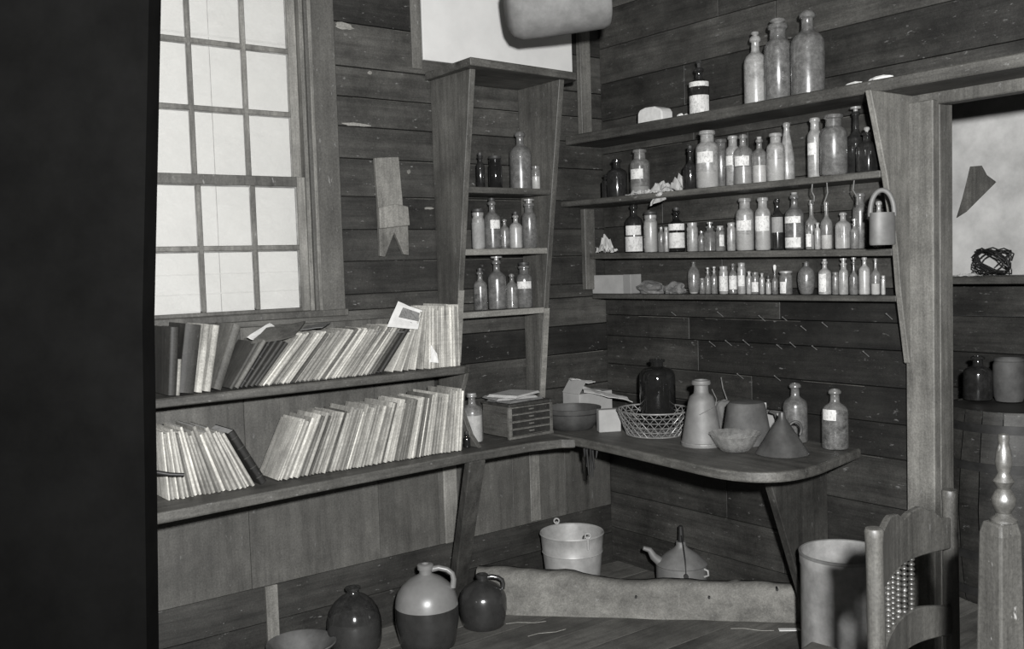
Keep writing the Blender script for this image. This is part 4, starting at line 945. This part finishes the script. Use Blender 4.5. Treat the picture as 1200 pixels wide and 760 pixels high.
# oil can kettle
P = HIT(799, 690, 2, 0); k = dist(P) / F; rk = 29.5 * k
kt = thing('tin_kettle', 'flat conical-topped tin can with spout behind the hewn timber', 'kettle', (P.x, P.y, 0))
hk = .122
b = G(); b.lathe([(0, .002), (rk, 0), (rk, .004), (rk * .995, hk - .004), (rk * 1.02, hk), (rk * .97, hk + .006), (rk * .6, hk + .045), (rk * .28, hk + .07), (rk * .2, hk + .082), (rk * .19, hk + .10), (0, hk + .10)], 40); b.build('can_body', M['tin'], kt, smooth=35, world=False)
vl = Vector((-RX.x, -RX.y, 0)).normalized()
b = G(); b.tube([vl * rk * .85 + Vector((0, 0, hk + .01)), vl * (rk * 1.1) + Vector((0, 0, hk + .035)), vl * (rk * 1.25) + Vector((0, 0, hk + .065)), vl * (rk * 1.5) + Vector((0, 0, hk + .075))], [.022, .018, .013, .010], 12); b.build('spout', M['tin'], kt, smooth=True, world=False)
b = G(); b.tube([(0, 0, hk + .095), (0, 0, hk + .11), (.002, 0, hk + .135), (0, 0, hk + .17), (.0, 0, hk + .175)], [.012, .014, .013, .011, .004], 10); b.build('grip', M['iron'], kt, smooth=True, world=False)
vf = Vector((-FW.x, -FW.y, 0)).normalized(); b = G(); b.tube([vf * (rk + .004) + Vector((0, 0, hk - .025)), vf * (rk * .97) + Vector((0, 0, hk + .04)), vf * (rk * .55) - vl * .0 + Vector((0, 0, hk + .10)), Vector((0, 0, hk + .135))], .0028, 6)
b.tube([vf * (rk - .002) + Vector((0, 0, hk - .025)), vf * (rk + .012) + Vector((0, 0, hk - .025))], .011, 12); b.build('bail_handle', M['iron'], kt, smooth=True, world=False)
b = G(); v = (vf + -vl * 1.3).normalized(); e = v * rk
b.tube([e + Vector((0, 0, hk - .01)), e + v * .018 + Vector((0, 0, hk - .015)), e + v * .02 + Vector((0, 0, hk - .035)), e + Vector((0, 0, hk - .045))], .005, 8); b.build('side_handle', M['galv_in'], kt, smooth=True, world=False)

def jug(label, px, ytop, w, ybase, top_m, bot_m, split, ysh=None):
    P = HIT(px, ybase, 2, 0); k = dist(P) / F; r_ = w / 2 * k; dv = Vector((FW.x, FW.y, 0)) * r_ * .9; P = P + dv
    lo, hi = 0, 1.0
    for _ in range(30):
        mz = (lo + hi) / 2; q = Vector((P.x, P.y, mz)); yy = 380 - (q - CAM).dot(UP) * F / (q - CAM).dot(FW)
        if yy > ytop: lo = mz
        else: hi = mz
    h = lo; r_ = w / 2 * dist(P) / F
    pf = [(0, .002), (.80, 0), (.86, .02), (.92, .12), (1.0, .32), (1, .50), (.97, .58), (.90, .66), (.74, .745), (.50, .82), (.28, .86), (.20, .88), (.20, .93), (.25, .935), (.26, .985), (.22, 1), (.12, 1), (.11, .93)]
    t = thing('stoneware_jug', label, 'jug', (P.x, P.y, 0))
    pl_ = [(a * r_, c * h) for a, c in pf]
    i = max(j for j, (a, c) in enumerate(pf) if c <= split)
    a0, c0 = pf[i]; a1, c1 = pf[i + 1]; f = (split - c0) / (c1 - c0); mid = ((a0 + (a1 - a0) * f) * r_, split * h)
    b = G(); b.lathe(pl_[:i + 1] + [mid], 40); b.build('lower_body', bot_m, t, smooth=45, world=False)
    b = G(); b.lathe([mid] + pl_[i + 1:], 40); b.build('upper_body', top_m, t, smooth=45, world=False)
    vr = Vector((RX.x, RX.y, 0)).normalized()
    b = G(); b.tube([vr * r_ * .20 + Vector((0, 0, h * .93)), vr * r_ * .42 + Vector((0, 0, h * .945)), vr * r_ * .68 + Vector((0, 0, h * .92)), vr * r_ * .84 + Vector((0, 0, h * .87)), vr * r_ * .88 + Vector((0, 0, h * .80)), vr * r_ * .84 + Vector((0, 0, h * .70))], [r_ * .10, r_ * .09, r_ * .085, r_ * .085, r_ * .09, r_ * .10], 10)
    b.build('handle', top_m if top_m is M['stone_l'] else M['stone_d'], t, smooth=True, world=False)
    return t
jug('two-tone stoneware jug, pale grey above and dark below, on the floor', 499, 660, 74, 768, M['stone_l'], M['stone_d'], .50)
jug('small glossy dark brown jug right of the two-tone jug', 566, 672, 56, 741, M['stone_d'], M['stone_d'], .5)
# round glass carboy
P = HIT(415, 762, 2, 0) + Vector((FW.x, FW.y, 0)) * .03
print('carboy', P); k = dist(P) / F; r_ = 32 * k
lo, hi = 0, 1
for _ in range(30):
    mz = (lo + hi) / 2; q = Vector((P.x, P.y, mz)); yy = 380 - (q - CAM).dot(UP) * F / (q - CAM).dot(FW)
    if yy > 687: lo = mz
    else: hi = mz
h = lo
cbv = thing('glass_carboy', 'round-shouldered dark glass jug with short neck on the floor', 'jug', (P.x, P.y, 0))
pf = [(0, .002), (.82, 0), (.92, .03), (.98, .15), (1, .33), (.975, .48), (.88, .63), (.70, .755), (.46, .845), (.26, .885), (.22, .90), (.22, .96), (.28, .965), (.28, .995), (.22, 1), (.14, 1), (.14, .93)]
b = G(); b.lathe([(a * r_, c * h) for a, c in pf], 40); b.build('bottle_glass', M['g_dark'], cbv, smooth=50, world=False)
b = G(); b.lathe([(a * r_ * .95, max(.003, c * h)) for a, c in pf if c < .5] + [(0, .5 * h)], 32); b.build('contents', M['liq_g'], cbv, smooth=40, world=False)
# dish at floor
P = HIT(353, 752, 2, .08)
print('basin', P)
ds = vessel('shallow_basin', 'shallow glazed basin on the floor by the left wall', 'basin', (P.x, P.y, 0), [(0, 0), (.08, 0), (.085, .006), (.11, .05), (.128, .072), (.134, .078), (.132, .082), (.124, .080), (.105, .055), (.08, .014), (0, .01)], M['rust'], part='basin_body')
ds['label'] = 'shallow pale basin on the floor left of the dark glass jug'
# drum
dr = thing('open_drum', 'open-topped round fibre drum on the floor behind the chair', 'drum', (-.30, -1.60, 0))
Dk = dist((-.30, -1.60, .3)) / F; rd = 51 * Dk; P = HIT(989, 646, 0, -.30); hd = P.z
dr.location = (-.30, P.y, 0)
b = G(); b.lathe([(0, .004), (rd * .97, 0), (rd * .985, .01), (rd * .985, hd - .045), (rd * 1.005, hd - .04), (rd * 1.005, hd - .004), (rd, hd), (rd * .965, hd), (rd * .955, hd - .01), (rd * .955, .012), (0, .010)], 56); b.build('drum_body', M['drum'], dr, smooth=35, world=False)
b = G(); b.lathe([(rd * 1.0, hd - .010), (rd * 1.018, hd - .008), (rd * 1.018, hd + .001), (rd * .99, hd + .003), (rd * .965, hd)], 56); b.build('rim', M['tin'], dr, smooth=35, world=False)
# white slip on floor
P = HIT(925, 738, 2, 0); b = G(); b.box(-.042, .042, -.012, .012, 0, .003); o = b.build('paper_slip', M['paper_w'], loc=P + Vector((0, 0, .001))); o.rotation_euler.z = math.atan2(RX.y, RX.x) - .05; tag(o, 'narrow white slip lying on the floor left of the drum', 'slip')
P = HIT(724, 713, 2, 0); lump('lint_tuft', (P.x - .02, P.y - .02, 0), .03, .02, .022, M['paper'], 'pale tuft of fluff at the foot of the hewn timber', 'fluff', 77, amp=.5, flat=True)
for i, (px, py) in enumerate(((640, 742), (615, 730), (880, 738))):
    P = HIT(px, py, 2, 0); b = G(); b.tube([(-.08, 0, .002), (-.03, .008, .003), (.04, -.004, .002), (.09, .006, .002)], .0014, 5); o = b.build('straw', M['pale'], loc=P); o.rotation_euler.z = -.3 - .3 * i
    tag(o, 'thin pale straw lying on the floor boards', 'straw', 'straws on the floor')

# chair with beaded back
chz = thing('beaded_chair', 'wooden chair with wavy crest rail and turned bead back, seen at lower right', 'chair', (-1.35, -2.43, 0))
PL = atdepth(1024, 618, 2.02); PR = atdepth(1113, 573, 2.36)
bl = Vector((PL.x, PL.y, 0)); br = Vector((PR.x, PR.y, 0)); bd = (br - bl).normalized(); bn = Vector((-bd.y, bd.x, 0))
if bn.dot(FW) < 0: bn = -bn     # seat direction: away from the camera
def post(P, base, nm, lean):
    b = G(); zt = P.z; top = Vector((base.x, base.y, zt)); bot = base + lean
    pts = []; rs = []
    for z_, r_ in ((0, .014), (.1, .016), (.45, .019), (.6, .019), (.75, .0185), (zt - .10, .0175), (zt - .035, .018), (zt - .02, .019), (zt - .006, .0195), (zt - .001, .017), (zt, .010)):
        f = z_ / zt; c = bot * (1 - f) + Vector((top.x, top.y, 0)) * f; c.z = z_; pts.append(c); rs.append(r_)
    b.tube(pts, rs, 18); return b.build(nm, M['chair'], chz, smooth=35)
lean = bd * .03 - bn * .0
post(PL, bl, 'back_post', Vector((bd.x, bd.y, 0)) * .035); post(PR, br, 'back_post', Vector((bd.x, bd.y, 0)) * .02)
def rail(zlo, zhi, thick, bow, nm, mat=M['chair']):
    """zlo/zhi: functions of u in 0..1"""
    n = 24; vs = []; fs = []
    for i in range(n + 1):
        u_ = i / n; c = bl + (br - bl) * (.03 + .94 * u_) - bn * bow * math.sin(PI * u_) * -1
        for zz, oo in ((zlo(u_), -1), (zlo(u_), 1), (zhi(u_), 1), (zhi(u_), -1)):
            vs.append(Vector((c.x, c.y, zz)) + bn * (thick / 2 * oo))
    for i in range(n):
        for k in range(4): fs.append((4 * i + k, 4 * i + (k + 1) % 4, 4 * i + 4 + (k + 1) % 4, 4 * i + 4 + k))
    fs += [(3, 2, 1, 0), tuple(4 * n + k for k in range(4))]
    b = G(); b.add(vs, fs); return b.build(nm, mat, chz, bevel=.003)
zT = (PL.z + PR.z) / 2
def lerp_tab(tab):
    def f(u_):
        for (a, va), (c, vc) in zip(tab[:-1], tab[1:]):
            if u_ <= c: k = (u_ - a) / (c - a); k = k * k * (3 - 2 * k); return zT + va + (vc - va) * k
        return zT + tab[-1][1]
    return f
crest = lerp_tab([(0, -.03), (.12, -.012), (.28, -.003), (.42, -.012), (.50, -.030), (.58, -.022), (.70, -.020), (.82, -.038), (.92, -.062), (1.01, -.070)])
low1 = lambda u_: zT - .145 + .012 * math.sin(PI * u_)
rail(low1, crest, .016, .03, 'crest_rail')
low2a = lambda u_: zT - .355 + .02 * math.sin(PI * u_); low2b = lambda u_: zT - .285 + .035 * math.sin(PI * u_)
rail(low2a, low2b, .016, .03, 'lower_rail')
for k in range(5):     # turned spindles made of beads
    u_ = .27 + .088 * k; c = bl + (br - bl) * (.03 + .94 * u_) + bn * .03 * math.sin(PI * u_); z0 = low2b(u_) - .004; z1 = low1(u_) + .004
    n = int((z1 - z0) / .0115); pts = []; rs = []
    for j in range(n * 4 + 1):
        f = j / (n * 4); pts.append(Vector((c.x, c.y, z0 + (z1 - z0) * f))); rs.append(0.003 + .0055 * abs(math.sin(PI * n * f)))
    b = G(); b.tube(pts, rs, 12); b.build('beaded_spindle', M['newel'], chz, smooth=60)
for k in range(3):
    pass
# seat and front legs
s0, s1 = bl + bd * .035, br + bd * .02
f0, f1 = s0 + bn * .38 - bd * .03, s1 + bn * .38 + bd * .03
b = G(); b.hexa([Vector((p.x, p.y, .43)) for p in (s0, s1, f1, f0)] + [Vector((p.x, p.y, .455)) for p in (s0, s1, f1, f0)]); b.build('seat', M['chair'], chz, bevel=.008, seg=2)
for p in (f0, f1):
    b = G(); q = p - bn * .03; b.tube([Vector((q.x, q.y, 0)), Vector((q.x, q.y, .1)), Vector((q.x, q.y, .3)), Vector((q.x, q.y, .43))], [.013, .018, .020, .017], 14); b.build('leg', M['chair'], chz, smooth=35)
for (a, c) in ((s0, f0), (s1, f1), (f0, f1), (s0, s1)):
    for zz in (.14, .27): b = G(); b.tube([Vector((a.x, a.y, zz)), Vector((c.x, c.y, zz))], .009, 10); b.build('stretcher', M['chair'], chz, smooth=35)

# turned newel post
P = atdepth(1172, 508, 1.62); nw = thing('newel_post', 'turned wooden post with ringed finial at the right edge of the picture', 'post', (P.x, P.y, 0))
zt = P.z; kk = 1.62 / F
b = G(); tone = .5
hw = 21 * kk; hb_ = 25 * kk; zs_ = HIT(1172, 612, 0, P.x).z
zs_ = zt - 104 * kk
ca = Matrix.Rotation(math.atan2(RX.y, RX.x) + .35, 4, 'Z')
vs = []
for z_, q in ((0, hb_ * 1.3), (zs_ - .02, hw * .92), (zs_, hw * .75)):
    for sx_, sy_ in ((-1, -1), (1, -1), (1, 1), (-1, 1)): vs.append(ca @ Vector((sx_ * q * .86, sy_ * q * .86, z_)))
b.add(vs, [(3, 2, 1, 0), (0, 1, 5, 4), (1, 2, 6, 5), (2, 3, 7, 6), (3, 0, 4, 7), (4, 5, 9, 8), (5, 6, 10, 9), (6, 7, 11, 10), (7, 4, 8, 11), (8, 9, 10, 11)]); b.build('square_shaft', M['newel'], nw, bevel=.004, seg=2, world=False)
pf = [(15, 0), (15, 3), (10, 7), (8, 10), (11, 16), (13.5, 22), (13.5, 28), (10, 35), (7, 39), (9, 43), (12, 48), (9, 53), (6.5, 58), (9, 65), (9.5, 72), (8, 84), (5.5, 94), (6.5, 98), (6, 103), (0, 105)]
b = G(); b.lathe([(a * kk, zs_ + c * kk) for a, c in pf], 28, mat=Matrix.Translation(Vector((RX.x, RX.y, 0)) * 4 * kk)); b.build('finial', M['newel'], nw, smooth=50, world=False)

# ================================================================== BACK ROOM
br_ = thing('barrel', 'old wooden barrel with dark hoops beyond the doorway', 'barrel', (.93, -1.56, 0))
hb2 = .83; pf = [(0, .02), (.25, .02), (.25, 0), (.262, .02), (.285, .2), (.30, .42), (.285, .64), (.262, hb2 - .01), (.258, hb2), (.245, hb2), (.243, hb2 - .03)]
b = G()
for k in range(20):
    n0 = 3
    vs = []; fs = []; tn = R.random()
    for r_, z_ in pf[2:]:
        for j in range(n0 + 1): a = 2 * PI * (k + .02 + .96 * j / n0) / 20; vs.append((r_ * math.cos(a), r_ * math.sin(a), z_))
    m_ = len(pf) - 2
    for i in range(m_ - 1):
        for j in range(n0): a = i * (n0 + 1) + j; fs.append((a, a + 1, a + n0 + 2, a + n0 + 1))
    b.add(vs, fs, tn)
b.build('staves', M['wall_right'], br_, smooth=35, world=False)
b = G(); b.disc(.244, hb2 - .004, 40); b.lathe([(.244, hb2 - .004), (.244, hb2 - .03)], 40); b.build('barrel_head', M['wall_right'], br_, world=False)
for z_, r_ in ((.06, .270), (.22, .2885), (.60, .2895), (.76, .272)):
    b = G(); b.lathe([(r_, z_ - .018), (r_ + .004, z_ - .018), (r_ + .004, z_ + .018), (r_, z_ + .018)], 40); b.build('hoop', M['iron'], br_, smooth=35, world=False)
P = HIT(1180, 470, 2, .83); pf = [(0, 0), (.055, 0), (.062, .02), (.066, .09), (.066, .16), (.06, .175), (.063, .18), (.06, .19), (.055, .188), (.055, .02), (0, .01)]
vessel('stoneware_crock', 'mottled crock on the barrel right of the black bottle', 'crock', (P.x + .02, P.y, .831), pf, M['rust'], part='crock_body')
bsh = G(); bsh.box(1.14, 1.392, -3.5, .2, 1.345, 1.38, .5); o = bsh.build('wall_ledge', M['plank'], bevel=.003); tag(o, 'dark plank ledge on the back room wall', 'shelf')
rg = random.Random(5)
P = HIT(1163, 300, 0, 1.22); b = G()
for k in range(9):
    a0 = rg.random() * 6.3; tilt = rg.uniform(-.8, .8); pts = []
    for j in range(11):
        a = a0 + j * .55; pts.append(Vector((.04 * math.cos(a) * rg.uniform(.8, 1.2), .10 * math.cos(a + tilt) * rg.uniform(.8, 1.15), .065 + .058 * math.sin(a) * rg.uniform(.8, 1.1))))
    b.tube(pts, .0035, 5)
o = b.build('wire_tangle', M['iron'], loc=(1.22, P.y, 1.383)); tag(o, 'tangle of black wire lying on the back room ledge', 'wire')
P = HIT(1133, 324, 0, 1.18); crumple('scrap_paper', (P.x, P.y, 1.381), .05, .12, .02, M['paper'], 'white paper scraps at the left of the back room ledge', 51)
P = HIT(1137, 650, 0, .4)
